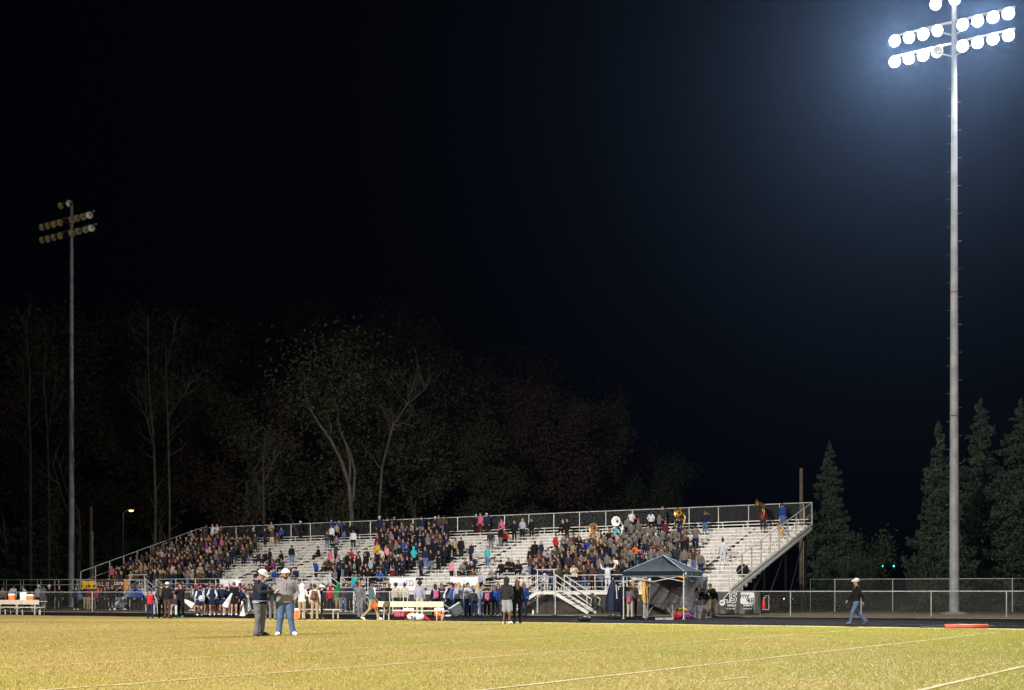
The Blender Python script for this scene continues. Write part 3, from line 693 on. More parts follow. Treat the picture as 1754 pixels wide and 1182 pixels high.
def conifer(h, seed, n):
    rnd = np.random.default_rng(seed); m = MB(); m.tube([(0, 0, -.2), (0, 0, h*.5), (0, 0, h*.985)], [h*.018, h*.010, .01], 7)
    Cs = []; nb = int(h*17)
    for k in range(nb):
        t = (k+rnd.random())/nb; z = h*(.03+.96*t); R0 = h*.24*(1-t)**.82*(.42+.80*rnd.random())*(1+.20*math.sin(z*1.25+seed*2.1))+.06; a = rnd.random()*6.283; d = np.array((math.cos(a), math.sin(a)))
        L = np.linspace(0, 1, 7); zz = z-R0*(.10+.25*L*L)+R0*.30*L**3
        m.tube([(0, 0, z), (d[0]*R0*.5, d[1]*R0*.5, zz[3]), (d[0]*R0*.96, d[1]*R0*.96, zz[6])], [.03, .018, .006], 3, cap=False)
        q = max(6, int(n/nb*(R0/(h*.15)))); s = rnd.random(q)**.7; w = (1-s*.75)*R0*.26
        off = rnd.normal(0, 1, q)*w; pz = z-R0*(.10+.25*s*s)+R0*.30*s**3
        Cs.append(np.stack([d[0]*s*R0-d[1]*off, d[1]*s*R0+d[0]*off, pz+rnd.normal(0, .05*R0+.02, q)-np.abs(off)*.25], 1))
    v, f = quads_at(np.concatenate(Cs), .10); return m.mesh('trunk', True), npmesh('crown', v, f)
def plant(kind, label, cat, loc, rz, sc, meshes, mats, group=None):
    t = thing(kind, label, cat, loc, rz, group); t.scale = sc if isinstance(sc, (tuple, list)) else (sc, sc, sc)
    for nm, me, mt in zip(('trunk', 'crown'), meshes, mats):
        o = bpy.data.objects.new(nm, me); COL.objects.link(o); o.parent = t
        if not me.materials: me.materials.append(None)
        o.material_slots[0].link = 'OBJECT'; o.material_slots[0].material = mt
    return t
DV = [deciduous(30, 11+k, 30000, low=(.1, .3, .2, .05)[k]) for k in range(4)]
# (column, tree top row, s, variant, leaf, description)
DT = [(-40, 528, 15, 0, L2, 'rust'), (35, 520, 14, 1, L1, 'green'), (95, 512, 13, 2, L2, 'rust'), (165, 520, 15.5, 3, L3, 'olive'), (225, 508, 13, 0, L1, 'green'), (300, 503, 14.5, 1, L3, 'olive'),
      (365, 512, 13, 2, L2, 'rust'), (430, 505, 15.5, 3, L1, 'green'), (500, 498, 13.5, 0, L3, 'olive'), (560, 512, 14.5, 2, L3, 'olive'), (625, 545, 16, 1, L1, 'green'), (690, 540, 13, 3, L3, 'olive'),
      (742, 545, 15.5, 2, L1, 'green'), (800, 560, 14, 0, L2, 'rust'), (868, 640, 15, 1, L2, 'rust'), (935, 640, 13.5, 3, L2, 'rust'), (1000, 690, 14.5, 2, L3, 'olive'), (1058, 770, 14, 0, L1, 'green'),
      (20, 620, 16.5, 3, L3, 'olive'), (140, 640, 16.8, 1, L2, 'rust'), (270, 620, 16.6, 2, L3, 'olive'), (400, 640, 16.8, 0, L2, 'rust'), (520, 630, 17, 3, L3, 'olive'), (720, 650, 17, 0, L3, 'olive'), (830, 720, 17, 2, L1, 'green')]
WHERE = ['at the far left edge of the wood', 'first right of the far left edge', 'just left of the unlit light pole', 'just right of the unlit light pole', 'above the small street lamp', 'above the middle of the packed seats',
         'above the right end of the packed seats', 'above the two men on the field', 'highest crown of the wood', 'behind the pale forked trunk', 'right of the pale forked trunk', 'above the grey hooded spectator',
         'right half of the wood with a broad crown', 'where the wood line starts to drop', 'left of the three low trees behind the stand', 'middle of the low trees behind the stand', 'above the small drumline', 'last low tree of the wood',
         'front rank at the left edge', 'front rank beside the unlit pole', 'front rank above the street lamp', 'front rank above the empty planks', 'front rank left of the forked trunk', 'front rank right of the forked trunk', 'front rank above the seated trio']
for (px, py, s, v, lm, nm), wh in zip(DT, WHERE):
    hh = H+(HOR-py)/s; loc = wpt(px, s); k = hh/30
    plant('deciduous_tree', f'dark {nm} leaved tree behind the bleacher, {wh}', 'tree', loc, random.uniform(0, 6.28), (k*random.uniform(.85, 1.05), k*random.uniform(.85, 1.05), k), DV[v], (BARK, lm), 'tall trees behind the bleacher')
# bare pale forked tree in front of the wood
m = MB(); s = 19.5
def pp(px, py, dy=0): p = wpt(px, s); return Vector((p.x, p.y+dy, H+(HOR-py)/s))
base = wpt(606, s)
paths = [([(606, 1030), (603, 880), (598, 830), (585, 790), (566, 752), (548, 728), (530, 698)], .34), ([(598, 830), (600, 790), (592, 760), (582, 735)], .16), ([(605, 860), (608, 810), (600, 775), (588, 750)], .17), ([(566, 752), (568, 735), (562, 715)], .08),
         ([(530, 698), (522, 672), (520, 640)], .09), ([(582, 735), (578, 700), (590, 660)], .08)]
for P, r in paths: m.tube([pp(x, y, random.uniform(-.3, .3))-base for x, y in P], [.66*r*(1-.11*k) for k in range(len(P))], 8, cap=False)
t = thing('forked_tree', 'pale forked trunk standing out in front of the dark wood', 'tree', base); m.build('trunk', BARKF, t, True)
C = np.array([tuple(pp(random.gauss(560, 42), random.gauss(655, 45), random.gauss(0, 2.2))-base) for _ in range(2600)]); v, f = quads_at(C, .16); link('crown', npmesh('crown', v, f), L1, t)
def bare(paths, lab, s_):
    b0 = wpt(paths[0][0][0][0], s_); m = MB()
    for P, r in paths:
        Q = [Vector((((x-CX)/s_)-b0.x, random.uniform(-.3, .3), H+(HOR-y)/s_)) for x, y in P]; m.tube(Q, [.7*r*(1-.8*k/len(P)) for k in range(len(P))], 7, cap=False)
        for k in range(len(Q)-1):
            if Q[k].z < 6 and Q[k+1].z < 8: continue
            for _ in range(4):
                a = Q[k].lerp(Q[k+1], random.random()); d = Vector((random.uniform(-1, 1), random.uniform(-1, 1), random.uniform(.4, 1.4))).normalized(); l = random.uniform(1.2, 3.6)
                b1 = a+d*l*.5; e = Vector((random.gauss(0, .3), random.gauss(0, .3), .35)); b2 = b1+(d+e).normalized()*l*.5
                m.tube([a, b1, b2], [.05, .03, .01], 4, cap=False)
                for _ in range(3): c = a.lerp(b2, random.uniform(.4, 1)); m.tube([c, c+Vector((random.gauss(0, .6), random.gauss(0, .6), random.uniform(.2, 1.1)))], [.02, .006], 3, cap=False)
    t = thing('bare_tree', lab, 'tree', b0, 0, 'pale bare trunks before the wood'); m.build('trunk', BARKP, t, True)
bare([([(54, 1030), (52, 860), (50, 760), (48, 720), (52, 640), (46, 570), (50, 520)], .22), ([(50, 700), (40, 650), (42, 600)], .09)], 'pale bare trunk at the far left in front of the dark wood', 18.9)
bare([([(84, 1030), (86, 860), (82, 740), (76, 650), (80, 590)], .16), ([(82, 740), (92, 690), (96, 640)], .07)], 'thin pale trunk left of the unlit light pole', 18.8)
bare([([(266, 1030), (268, 860), (262, 760), (256, 680), (254, 600), (256, 545)], .22), ([(250, 715), (238, 692), (222, 672)], .07), ([(262, 760), (250, 715), (250, 668)], .10)], 'pale trunk with a branch reaching left above the packed seats', 19.0)
bare([([(292, 1030), (290, 860), (288, 715), (284, 660), (282, 590)], .18), ([(288, 715), (304, 694), (322, 668), (324, 640)], .10), ([(284, 620), (296, 585), (300, 550)], .06)], 'pale trunk with a branch reaching right above the packed seats', 19.1)
bare([([(452, 1030), (452, 860), (450, 800), (454, 745)], .13), ([(450, 830), (468, 790), (470, 750)], .07), ([(450, 850), (434, 800)], .06)], 'short pale stems above the man in the varsity jacket', 19.2)
bare([([(640, 1030), (655, 800), (672, 730), (700, 690), (712, 640)], .20), ([(672, 730), (690, 725), (712, 732)], .08), ([(700, 690), (725, 668), (742, 640)], .09)], 'leaning pale trunk right of the forked one', 19.4)
CV = [conifer(14, 21+k, 38000) for k in range(3)]
for px, py, s, v, wd, lb in [(1421, 752, 20.5, 0, .9, 'full dark conifer beside the right end of the bleacher'), (1608, 718, 24.5, 1, .84, 'dark conifer just left of the lit light pole'), (1679, 680, 22, 2, 1.0, 'tall conifer just right of the lit light pole'),
                      (1748, 680, 23, 0, 1.1, 'tall conifer cut by the right edge of the picture'), (1603, 800, 20, 2, .8, 'shorter conifer half hidden behind the one left of the lit pole'),
                      (25, 783, 16, 1, 1.1, 'dark conifer nearest the left edge of the picture'), (57, 790, 16.5, 2, 1.0, 'dark conifer second from the left edge'), (91, 815, 16.8, 0, 1.1, 'dark conifer just left of the unlit light pole'),
                      (136, 840, 16.4, 1, 1.1, 'dark conifer just right of the unlit light pole'), (201, 838, 16, 2, 1.0, 'dark conifer left of the small street lamp'), (246, 822, 15.6, 0, 1.0, 'dark conifer right of the small street lamp'), (301, 852, 15.8, 1, .9, 'small conifer behind the packed seats')]:
    hh = H+(HOR-py)/s; k = hh/14
    plant('conifer', lb, 'tree', wpt(px, s), random.uniform(0, 6.28), (k*wd, k*wd, k), CV[v], (BARK, LC))
def shrub(h, seed, n):
    rnd = np.random.default_rng(seed); m = MB(); tips = []
    for k in range(14):
        a = rnd.random()*6.28; r = h*(.25+.45*rnd.random()); z = h*(.45+.5*rnd.random()); p = (math.cos(a)*r, math.sin(a)*r, z); m.tube([(0, 0, -.1), (p[0]*.4, p[1]*.4, z*.5), p], [.07, .05, .02], 5, cap=False); tips += [p, (p[0]*.6, p[1]*.6, z*.7)]
    T = np.array(tips); C = T[rnd.integers(0, len(T), n)]+rnd.normal(0, h*.14, (n, 3)); C[:, 2] = np.abs(C[:, 2]); v, f = quads_at(C, .09); return m.mesh('trunk', True), npmesh('crown', v, f)
SV = shrub(4, 5, 22000)
for px, py, s, lb in [(1464, 930, 20, 'broad dark bush right of the conifer at the bleacher end'), (1452, 955, 21.5, 'low bush under the conifer at the bleacher end'), (1700, 935, 21, 'dark bush behind the lit light pole')]:
    k = (H+(HOR-py)/s)/4; plant('bush', lb, 'bush', wpt(px, s), random.uniform(0, 6), (k*.62, k*.8, k), SV, (BARK, LC))

# ================================================================== NIGHT AIR
hz = MB().box((0, 150, 99), (560, 440, 200)).mesh('haze')
hm = bpy.data.materials.new('night_air'); hm.use_nodes = True; nt = hm.node_tree; nt.nodes.clear()
o = nt.nodes.new('ShaderNodeOutputMaterial'); pv = nt.nodes.new('ShaderNodeVolumePrincipled')
pv.inputs["Color"].default_value = (.36, .58, 1, 1); pv.inputs["Density"].default_value = .000036; pv.inputs['Anisotropy'].default_value = .87
nt.links.new(pv.outputs[0], o.inputs['Volume'])
tag(link('haze', hz, hm), kind='stuff', label='faint night haze glowing around the lit floodlights')

# ================================================================== PEOPLE IN THE STANDS
POSE = {'s': 'standing', 'b': 'seen from behind', 'a': 'arms folded', 'c': 'hands held together', 'p': 'raising a hand to the face', 'u': 'arms raised', 'k': 'hands in pockets',
        'i': 'playing an instrument', 'w': 'walking', 'x': 'seated', 'X': 'seated and leaning forward', 'n': 'looking down', 'l': 'leaning forward', 'f': 'bent over', 'v': 'standing with legs apart'}
HAT = {'w': 'white capped ', 'k': 'black capped ', 'r': 'red capped ', 'n': 'beanie wearing ', 'H': 'hooded ', 'B': 'blonde ', 'g': 'grey haired ', 'L': 'long haired ', 'O': 'orange capped ', 'N': 'bun haired ', 'A': 'afro haired ', 'T': 'pony tailed ', 'W': 'pink bowed '}
BOT = {'k': 'black trousers', 'n': 'navy trousers', 'd': 'jeans', 't': 'khaki trousers', 'g': 'grey trousers', 'w': 'white trousers', 'l': 'grey trousers', 'b': 'brown trousers'}
STANDS = """@0,850
920 420 aokd1;980 435 sokd1;1040 455 sgkL1;1080 445 sGkd1;1135 430 stkB1;1190 440 cbkL1;1240 398 sbkd1;1228 335 sckd1;1262 313 skkd1;1300 308 sbkd1;1320 270 skkL1;1380 268 cbkL1;1295 345 sokd1;1305 420 slkL1;810 575 sGkd1;870 572 sokd1;905 558 spkL1;948 568 sbkd1;1003 560 skkd1;1040 530 skkd2;1080 530 sgkL1;1108 525 cbtd1;1142 535 sttB1;1235 480 sokL1;1320 570 sytL1;1290 550 skkd1;1395 545 swkk1;850 625 xokL1;1190 590 xgkL1
@250,850
505 315 bOkd1;490 362 sPkL1;612 335 spkd1;562 328 sPkL1;515 405 bqkB1;540 205 swkd1;575 215 cwkB1;490 205 sbkL1;395 230 sgkd1;360 225 slkL1;440 260 skkd1;600 260 sbkd1;650 320 sbkd1;690 375 skgd1;735 300 sgkL1;745 345 sbkd1;770 385 xpkL1;800 305 sbkL1;820 265 skkd2;868 262 skkn1;885 305 sokd1;965 262 snkd1;1015 178 atkd1;1020 258 sbqL1;1100 243 xukd1;1065 290 xbtd1;1250 203 bkkw1;1180 397 bkdd1;1400 398 xkkd1;1100 430 xkkL1;915 440 xGkd1;970 430 xkkd1;1003 425 skkd2;1035 500 xPkL1;1100 497 xGkd1;985 540 xmkd1;1045 582 xukd1;925 558 xkkd1;1165 560 xbkg1;1218 572 xnkd1;1382 535 lukg1;440 613 xgkd1;520 585 xnkd1;578 608 xkkd1;430 440 skkL1;340 490 bkkd1;290 520 bGkd1;210 530 xwkd1;460 415 bkkd1;400 440 sbkd1;700 320 skkd1;770 320 sGkL1
@500,850
320 180 sukd1;322 228 swkL1;362 215 btkd1;385 195 sukd1;425 210 skdd2;490 205 skkL2;497 270 swkL2;285 285 aGdd1;365 310 xgkk1;355 385 bGkd1;310 430 spkL1;480 425 brkd2;455 450 skkd1;370 470 bldd1;280 498 xokw1;325 505 xbkB1;425 505 bkdL1;540 480 skkd1;595 455 skkL1;640 505 blkd1;710 127 snkw1;775 170 skkd1;830 140 skkd1;745 205 bokd1;810 200 bGkd1;690 375 sykd1;720 420 bqdd1;765 385 sRkL1;800 340 sbkL1;845 345 sgkL1;850 440 bldL1;900 350 sudd1;905 290 skkd1;935 222 xbkd1;975 215 xqkL1;1050 165 sndd1;1110 210 skkd1;1160 170 snkw1;1190 150 sbkd1;1230 155 bodd1;980 310 skkL1;1005 370 bnkd1;985 412 bckH1;1100 308 bgkH1;1160 350 bkkd1;1205 385 bkkd2;940 485 xkkd1;975 490 xkkd1;770 505 xbkL1;1320 330 stkL1;1370 340 bkkd1;1292 515 bRkk1;1385 515 xgkg1;1385 585 xkkd1;1410 490 xbkd1;560 560 xkkd1;600 545 xkkd1;660 580 xkkL1;720 590 xukd1
@750,850
270 370 snkg1;290 480 xnkg1;275 520 xkkg1;285 575 xbkd1;310 155 skkn1;345 112 spmd1;395 140 snkw1;400 410 scdd1;430 285 lGgd1;515 185 spkd1;505 245 bkgd1;548 270 xrkd1;620 190 skkd1;685 182 slkB1;760 180 skkd1;355 595 xlkg1;440 575 xgkg1;515 512 xkkk1;575 490 xkkL1;600 500 xkkB1;655 505 xkkL1;745 412 skgd1;785 360 bkkd2;835 360 snkn1;890 412 sldL1;955 300 brkd1;1015 185 xkkB1;1047 180 skkd1;1020 310 sgud1;1090 365 btkL2;1140 295 xnkB1;1190 340 xukd1;1320 345 sbkB1;1215 425 sGkB1;1270 400 sokd1;1120 460 sbkd2;1040 490 xbkL1;1330 430 sndd1;1160 455 bhnd1;820 430 smkd2;930 430 xkkL1;1240 300 sbkB1
@1000,850
385 120 bwkd1;545 118 bwkL1;640 75 sGkd1;610 140 bhnd1;440 180 bhnr1;355 172 bhnd1;290 165 skkd1;268 242 sckd1;275 295 bRkd1;325 262 bhnL1;385 205 bhnd1;405 285 bhnd1;430 250 bhnd1;492 295 ihnd1;520 225 bhnd1;555 240 ihnd1;562 285 bhnL1;640 265 ihnd1;660 190 bmkd1;695 285 ihnd1;732 245 bhnd1;815 245 ihnd1;905 240 ihnd1;980 125 indd1;415 380 bOdd2;380 410 bhnd1;330 400 bhnd1;480 465 skkr2;545 405 ihnd1;625 405 bhnd1;740 400 bGnd1;950 465 lhnd1;35 430 bGkL1;90 420 bhnd1;25 340 sukd1;60 305 sbkB1;132 345 sbkB1;165 300 bhnk1;600 300 bhnd1;465 235 bhnL1;345 300 bhnd1;235 300 ckkd1"""
OCC = {}
def place_px(px, row, dy=0.): y = row_y(row)+dy; return lx_at(px, y), y
def head_py(px, row, hgt, dy=0.):
    x, y = place_px(px, row, dy); p = b2w(x, y); s = F/p.y; return HOR-(row_z(row)+hgt-H)*s
BYROW = []
def stand_person(px, ytop, pose, top, bot, hair, skin, fill=False):
    sit = pose in 'xX'; hb = {'l': 1.50, 'f': 1.3, 'u': 1.70}.get(pose, 1.69); dy = .28 if sit else .16
    hgt = 1.30 if sit else hb
    best = min(range(NR), key=lambda r: abs(head_py(px, r, hgt, dy)-ytop))
    x, y = place_px(px, best, dy+(.22 if sit else 0)); key = best
    for ox in OCC.get(best, []):
        if abs(ox-x) < (.46 if fill else .2):
            if fill: return None
            x = ox+math.copysign(.24, x-ox)
    if x < -BLEN+.3 or x > -.3: return None
    OCC.setdefault(best, []).append(x)
    e = ytop-head_py(px, best, hgt, dy); sc = max(.93, min(1.07, 1-e/(60)))
    rz = ANG+random.uniform(-.45, .45)+(math.pi+random.uniform(-.2, .2) if pose in 'bi' or (pose == 'u' and top == 'w') else 0)
    pz = {'b': random.choice('sskc')}.get(pose, pose)
    if fill and pz == 's': pz = random.choice('sscapka')
    p = b2w(x, y, row_z(best)); shoe = 'w' if top == 'w' and bot == 'w' else None
    h = 1.72*sc*random.uniform(.985, 1.015)*(.97 if hair in 'LBT' else 1)
    if hair == 'd' and random.random() < .3 and fill: hair = 'L'
    pr = person(p, rz, h, pz, 'R_' if top == 'R' else top, bot, hair, skin, shoe=shoe, fat=random.choice((0, 0, .06, .12)) if not sit else random.choice((0, .08)))
    nm = POSE[pz if pose not in 'b' else 'b']
    BYROW.append(dict(key=LASTKEY[0], o=pr[0], row=best, x=x, top=CLOTH['R_' if top == 'R' else top][0], bot=BOT.get(bot, 'dark trousers'), hat=HAT.get(hair, ''), pose=nm))
    return pr
N_ = 0; ox = oy = 0; MANUAL = []
for ln in STANDS.split('\n'):
    hd_, *rest = ln.split(';') if not ln.startswith('@') else (ln, )
    if ln.startswith('@'): ox, oy = map(float, ln[1:].split(',')); continue
    for e in [hd_]+rest:
        a, b_, c = e.split(); px, py = ox+float(a)/4.727, oy+float(b_)/4.727
        MANUAL.append((px, py)); stand_person(px, py, c[0], c[1], c[2], c[3], c[4])
# the packed student end, filled row by row inside its outline in the photograph
def inpoly(x, y, P):
    c = False; j = len(P)-1
    for i in range(len(P)):
        if (P[i][1] > y) != (P[j][1] > y) and x < (P[j][0]-P[i][0])*(y-P[i][1])/(P[j][1]-P[i][1])+P[i][0]: c = not c
        j = i
    return c
ZONES = [([(190, 968), (215, 946), (255, 915), (305, 897), (385, 893), (398, 915), (428, 912), (432, 930), (382, 950), (372, 985), (330, 986), (250, 986), (190, 986)], 'ooobbbbkkkkGGGgnntm', 118),
         ([(640, 905), (680, 895), (770, 890), (775, 950), (700, 955), (690, 985), (580, 985), (560, 960), (640, 930)], 'kkkkkbGnnogm', 60),
         ([(965, 915), (1060, 898), (1180, 905), (1195, 940), (1100, 955), (1060, 975), (960, 970), (950, 930)], 'hhhkbkhGnkb', 50),
         ([(905, 940), (965, 932), (1100, 965), (1060, 985), (915, 985)], 'kkkGbnko', 24)]
for poly, pal, cap_n in ZONES:
    n = 0; cand = []
    for r in range(NR):
        x = -BLEN+.4+random.random()*.4
        while x < -.4:
            p = b2w(x, row_y(r)+.16); s = F/p.y; px = CX+p.x*s; ph = HOR-(row_z(r)+1.69-H)*s
            if inpoly(px, ph, poly): cand.append((px, ph, r))
            x += random.uniform(.5, .72)
    random.shuffle(cand)
    for px, ph, r in cand:
        if n >= cap_n: break
        if min((abs(px-a)*1.0+abs(ph-b_)*.8 for a, b_ in MANUAL), default=99) < 6.2: continue
        t = random.choice(pal)
        if stand_person(px, ph, 's' if t != 'h' else 'b', t, 'n' if t == 'h' else random.choice('kkkdk'), random.choice('dddLLLBn') if pal[0] == 'o' else random.choice('dddLd'), random.choice('1111123'), fill=True): n += 1; MANUAL.append((px, ph))

ORD = ['first', 'second', 'third', 'fourth', 'fifth', 'sixth', 'seventh', 'eighth', 'ninth', 'tenth', 'eleventh', 'twelfth', 'thirteenth', 'fourteenth', 'fifteenth', 'sixteenth', 'seventeenth', 'eighteenth', 'nineteenth', 'twentieth']
def ordn(i): return ORD[i] if i < 20 else 'twenty '+ORD[i-20]
GROUND_N = 104
BYROW.sort(key=lambda d: -F/d['o'].location.y)
far, BYROW = BYROW[300-GROUND_N:], BYROW[:300-GROUND_N]
VS, FS, MI, MM = [], [], [], {}
nv = 0
for d in far:
    o = d['o']; key = list(d['key']); key[-1] = .024
    me = proto(key[0], key[1], key[2], key[3], .024, .006)[0]
    ob = [(o, me)]+[(c, c.data) for c in o.children]
    bpy.context.view_layer.update()
    for c, me in ob:
        n = len(me.vertices); v = np.empty(n*3, np.float32); me.vertices.foreach_get('co', v); v = v.reshape(-1, 3)
        M = np.array(c.matrix_basis if c is o else (o.matrix_basis @ c.matrix_basis)); v = v @ M[:3, :3].T+M[:3, 3]
        f = np.empty(len(me.polygons)*4, np.int32); me.loops.foreach_get('vertex_index', f); f = f.reshape(-1, 4)
        mi = np.empty(len(me.polygons), np.int32); me.polygons.foreach_get('material_index', mi)
        lut = np.array([MM.setdefault(s.material, len(MM)) for s in c.material_slots]); VS.append(v); FS.append(f+nv); MI.append(lut[mi]); nv += n
    for c in list(o.children): bpy.data.objects.remove(c)
    PEOPLE[:] = [p for p in PEOPLE if p[0] != o]
    bpy.data.objects.remove(o)
me = npmesh('crowd', np.concatenate(VS), np.concatenate(FS), True, np.concatenate(MI))
tag(link('crowd', me, list(MM)), 'far packed spectators at the left end of the bleacher', 'crowd', kind='stuff')
rows = {}
for d in BYROW: rows.setdefault(d['row'], []).append(d)
for r, L in rows.items():
    L.sort(key=lambda d: d['x'])
    for i, d in enumerate(L):
        w = 'front' if r == 0 else 'top' if r == NR-1 else ordn(r)
        rw = f'{w} bleacher row'; A = f"{d['hat']}person in {d['top']}, {d['pose']}, {rw}"
        c = [A]
        if i: c.append(A+f", right of one in {L[i-1]['top']}")
        if i < len(L)-1: c.append(A+f", left of one in {L[i+1]['top']}")
        if 0 < i < len(L)-1: c.append(f"{d['hat']}person in {d['top']}, {rw}, between one in {L[i-1]['top']} and one in {L[i+1]['top']}")
        k = i if i < len(L)/2 else len(L)-1-i
        c.append(f"{d['hat']}person in {d['top']}, {'' if k == 0 else ordn(k)+' from the '}{'left' if i < len(L)/2 else 'right'}{'most' if k == 0 else ''} in the {rw}")
        d['c'] = [x for x in c if len(x.replace(',', ' ').split()) <= 16]
from collections import Counter
cnt = Counter(x for d in BYROW for x in d['c'])
for d in BYROW:
    d['o']['label'] = next((x for x in d['c'] if cnt[x] == 1), d['c'][-1]); d['o']['group'] = 'spectators and band on the bleacher'
print('STANDS', len(BYROW))

# ================================================================== PEOPLE ON THE GROUND
def fs(px): return (1046+px*.00656-HOR)/H
def bs(px): return 29.5*(px+2394)/3644
def gp(px, ytop, s, pose, top, bot, hair, skin, face=0., label='', **kw):
    if s == 'B': s = fs(px)*.55+bs(px)*.45
    hgt = max(1.35, min(1.93, H+(HOR-ytop)/s)); 
    if pose in 'lf': hgt = max(hgt*1.13, 1.6)
    return person(wpt(px, s), R(face), kw.pop('height', hgt), pose, top, bot, hair, skin, label=label, **kw)
def z1(x, y): return x/4.727, 850+y/4.727
G1 = 'crowd along the trackside fence'
def many(rows_, conv):
    for (x, y, s, spec, face, lab, *kw) in rows_:
        px, py = conv(x, y); gp(px, py, s, *spec, face=face, label=lab, group=G1, **(kw[0] if kw else {}))
c1 = lambda x, y: (x/4.727, 850+y/4.727)
many([(20, 735, 'B', 'stkd1', 20, 'person in khaki top behind the fence at the left picture edge'),
      (100, 733, 'B', 'lwkL1', 40, 'person in white leaning behind the coolers on the left bench'),
      (215, 738, 'B', 'lwkd1', -60, 'person in white leaning behind the fence right of the left bench'),
      (312, 708, 'B', 'slkw1', 0, 'white capped person in light grey behind the fence left of the unlit pole'),
      (355, 702, 'B', 'bggd1', 180, 'person all in grey seen from behind, left of the unlit pole'),
      (400, 700, 'B', 'akkw1', -20, 'white capped person in black beside the one all in grey'),
      (480, 712, 'B', 'skkd1', 10, 'person in black behind the fence just left of the unlit pole'),
      (615, 728, 'B', 'snkd1', 40, 'person in navy just right of the unlit pole base'),
      (655, 752, 'B', 'bdkL1', 180, 'long haired person in denim jacket under the yellow banner end'),
      (698, 708, 'B', 'kktO1', 30, 'orange capped person in black under the yellow and brown banner'),
      (718, 720, 'B', 'smtd1', -30, 'person in maroon and khaki trousers under the yellow and brown banner'),
      (760, 703, 'B', 'bbgd1', 180, 'person in brown coat seen from behind under the banner'),
      (795, 732, 'B', 'srkd1', 0, 'person in red top under the middle of the brown banner'),
      (822, 742, 'B', 'sGkL1', 10, 'long haired person in charcoal under the middle of the brown banner'),
      (852, 726, 'B', 'cGkd1', 0, 'person in charcoal with hands together under the brown banner'),
      (880, 720, 'B', 'skkd1', -20, 'person in black between the charcoal one and the light jeans'),
      (908, 692, 'B', 'skkL1', 20, 'tall long haired person in black under the banner lettering'),
      (972, 702, 'B', 'wkdd1', 120, 'person in black top and pale jeans striding behind the fence', dict(shoe='w')),
      (1052, 706, 'B', 'sdkL1', 20, 'long haired person in denim right of the banner end'),
      (1122, 745, 'B', 'lukd1', 200, 'person in royal blue leaning by the left access stair'),
      (1216, 757, 34.8, 'srnd1', 10, 'small child in red and navy at the grass edge', dict(height=1.42, sleeve='n')),
      (1265, 735, 30, 'slld1', 0, 'person in light grey behind the small child in red')], c1)
c7 = lambda x, y: (240+x/9.23, 970+y/9.23)
CH = dict(style='skirt', sleeve='w', shoe='w', female=True)
many([(340, 262, 34.2, 'kbkd1', 190, 'dark brown jacketed person seen from behind beside the small child', dict(fat=.15)),
      (430, 248, 34.6, 'kkbw1', 160, 'white capped older person in black next to the dark brown jacket'),
      (645, 262, 33.5, 'pkkd1', -20, 'person in black holding a hand to the mouth at the grass edge', dict(shoe='c', fat=.1)),
      (560, 252, 'B', 'bGkd1', 170, 'person in charcoal between the white cap and the one in black'),
      (740, 302, 'B', 'sbbL1', 0, 'long haired person all in brown behind the fence by the cheerleaders'),
      (825, 292, 'B', 'pgkL1', -40, 'long haired person in grey reaching up left of the cheerleaders'),
      (560, 420, 31, 'xGwd1', 0, 'person in charcoal and white shorts crouching behind the one in black', dict(height=1.7)),
      (893, 275, 30.2, 'cnnW1', 170, 'cheerleader with white sleeves leftmost in the pink bow huddle', CH),
      (940, 312, 30.6, 'snnW1', 200, 'cheerleader bending beside the round white pompom', CH),
      (1062, 275, 29.6, 'snnW1', 160, 'cheerleader in the middle row right of the pompom holder', CH),
      (1142, 288, 30.4, 'knnW1', 182, 'cheerleader squarely seen from behind with big pink bow', CH),
      (1225, 290, 29.8, 'snnT1', 150, 'pony tailed cheerleader without a bow right of the squarely turned one', CH),
      (1290, 285, 30.2, 'cnnd1', 170, 'broad cheerleader in navy left of the leaning megaphone', dict(style='skirt', shoe='w')),
      (1372, 312, 30.0, 'snnW1', 190, 'cheerleader with low pink bow above the leaning megaphone', CH),
      (1440, 300, 29.4, 'snnW1', 210, 'cheerleader behind the coach in black lettered jacket', CH),
      (1485, 245, 30.4, 'skkd1', 180, 'taller person in black jacket with small white lettering on the back', dict(style='skirt', shoe='w')),
      (1580, 262, 29.4, 'sPkd1', 170, 'person in purple right of the black lettered jacket'),
      (1612, 302, 29.8, 'cnnT1', 140, 'pony tailed cheerleader with white sleeves by the standing megaphones', CH),
      (1650, 312, 29.0, 'snnW1', 180, 'rightmost cheerleader with pink bow', CH),
      (1535, 262, 'B', 'unkL1', 0, 'long haired person behind the huddle raising a round white sign'),
      (1718, 268, 'B', 'sokd1', 30, 'person in olive beside the navy varsity jacket man'),
      (1758, 232, 'B', 'sbkd1', -20, 'person in brown behind the navy varsity jacket man')], c7)
c6 = lambda x, y: (530+x/10.96, 970+y/10.96)
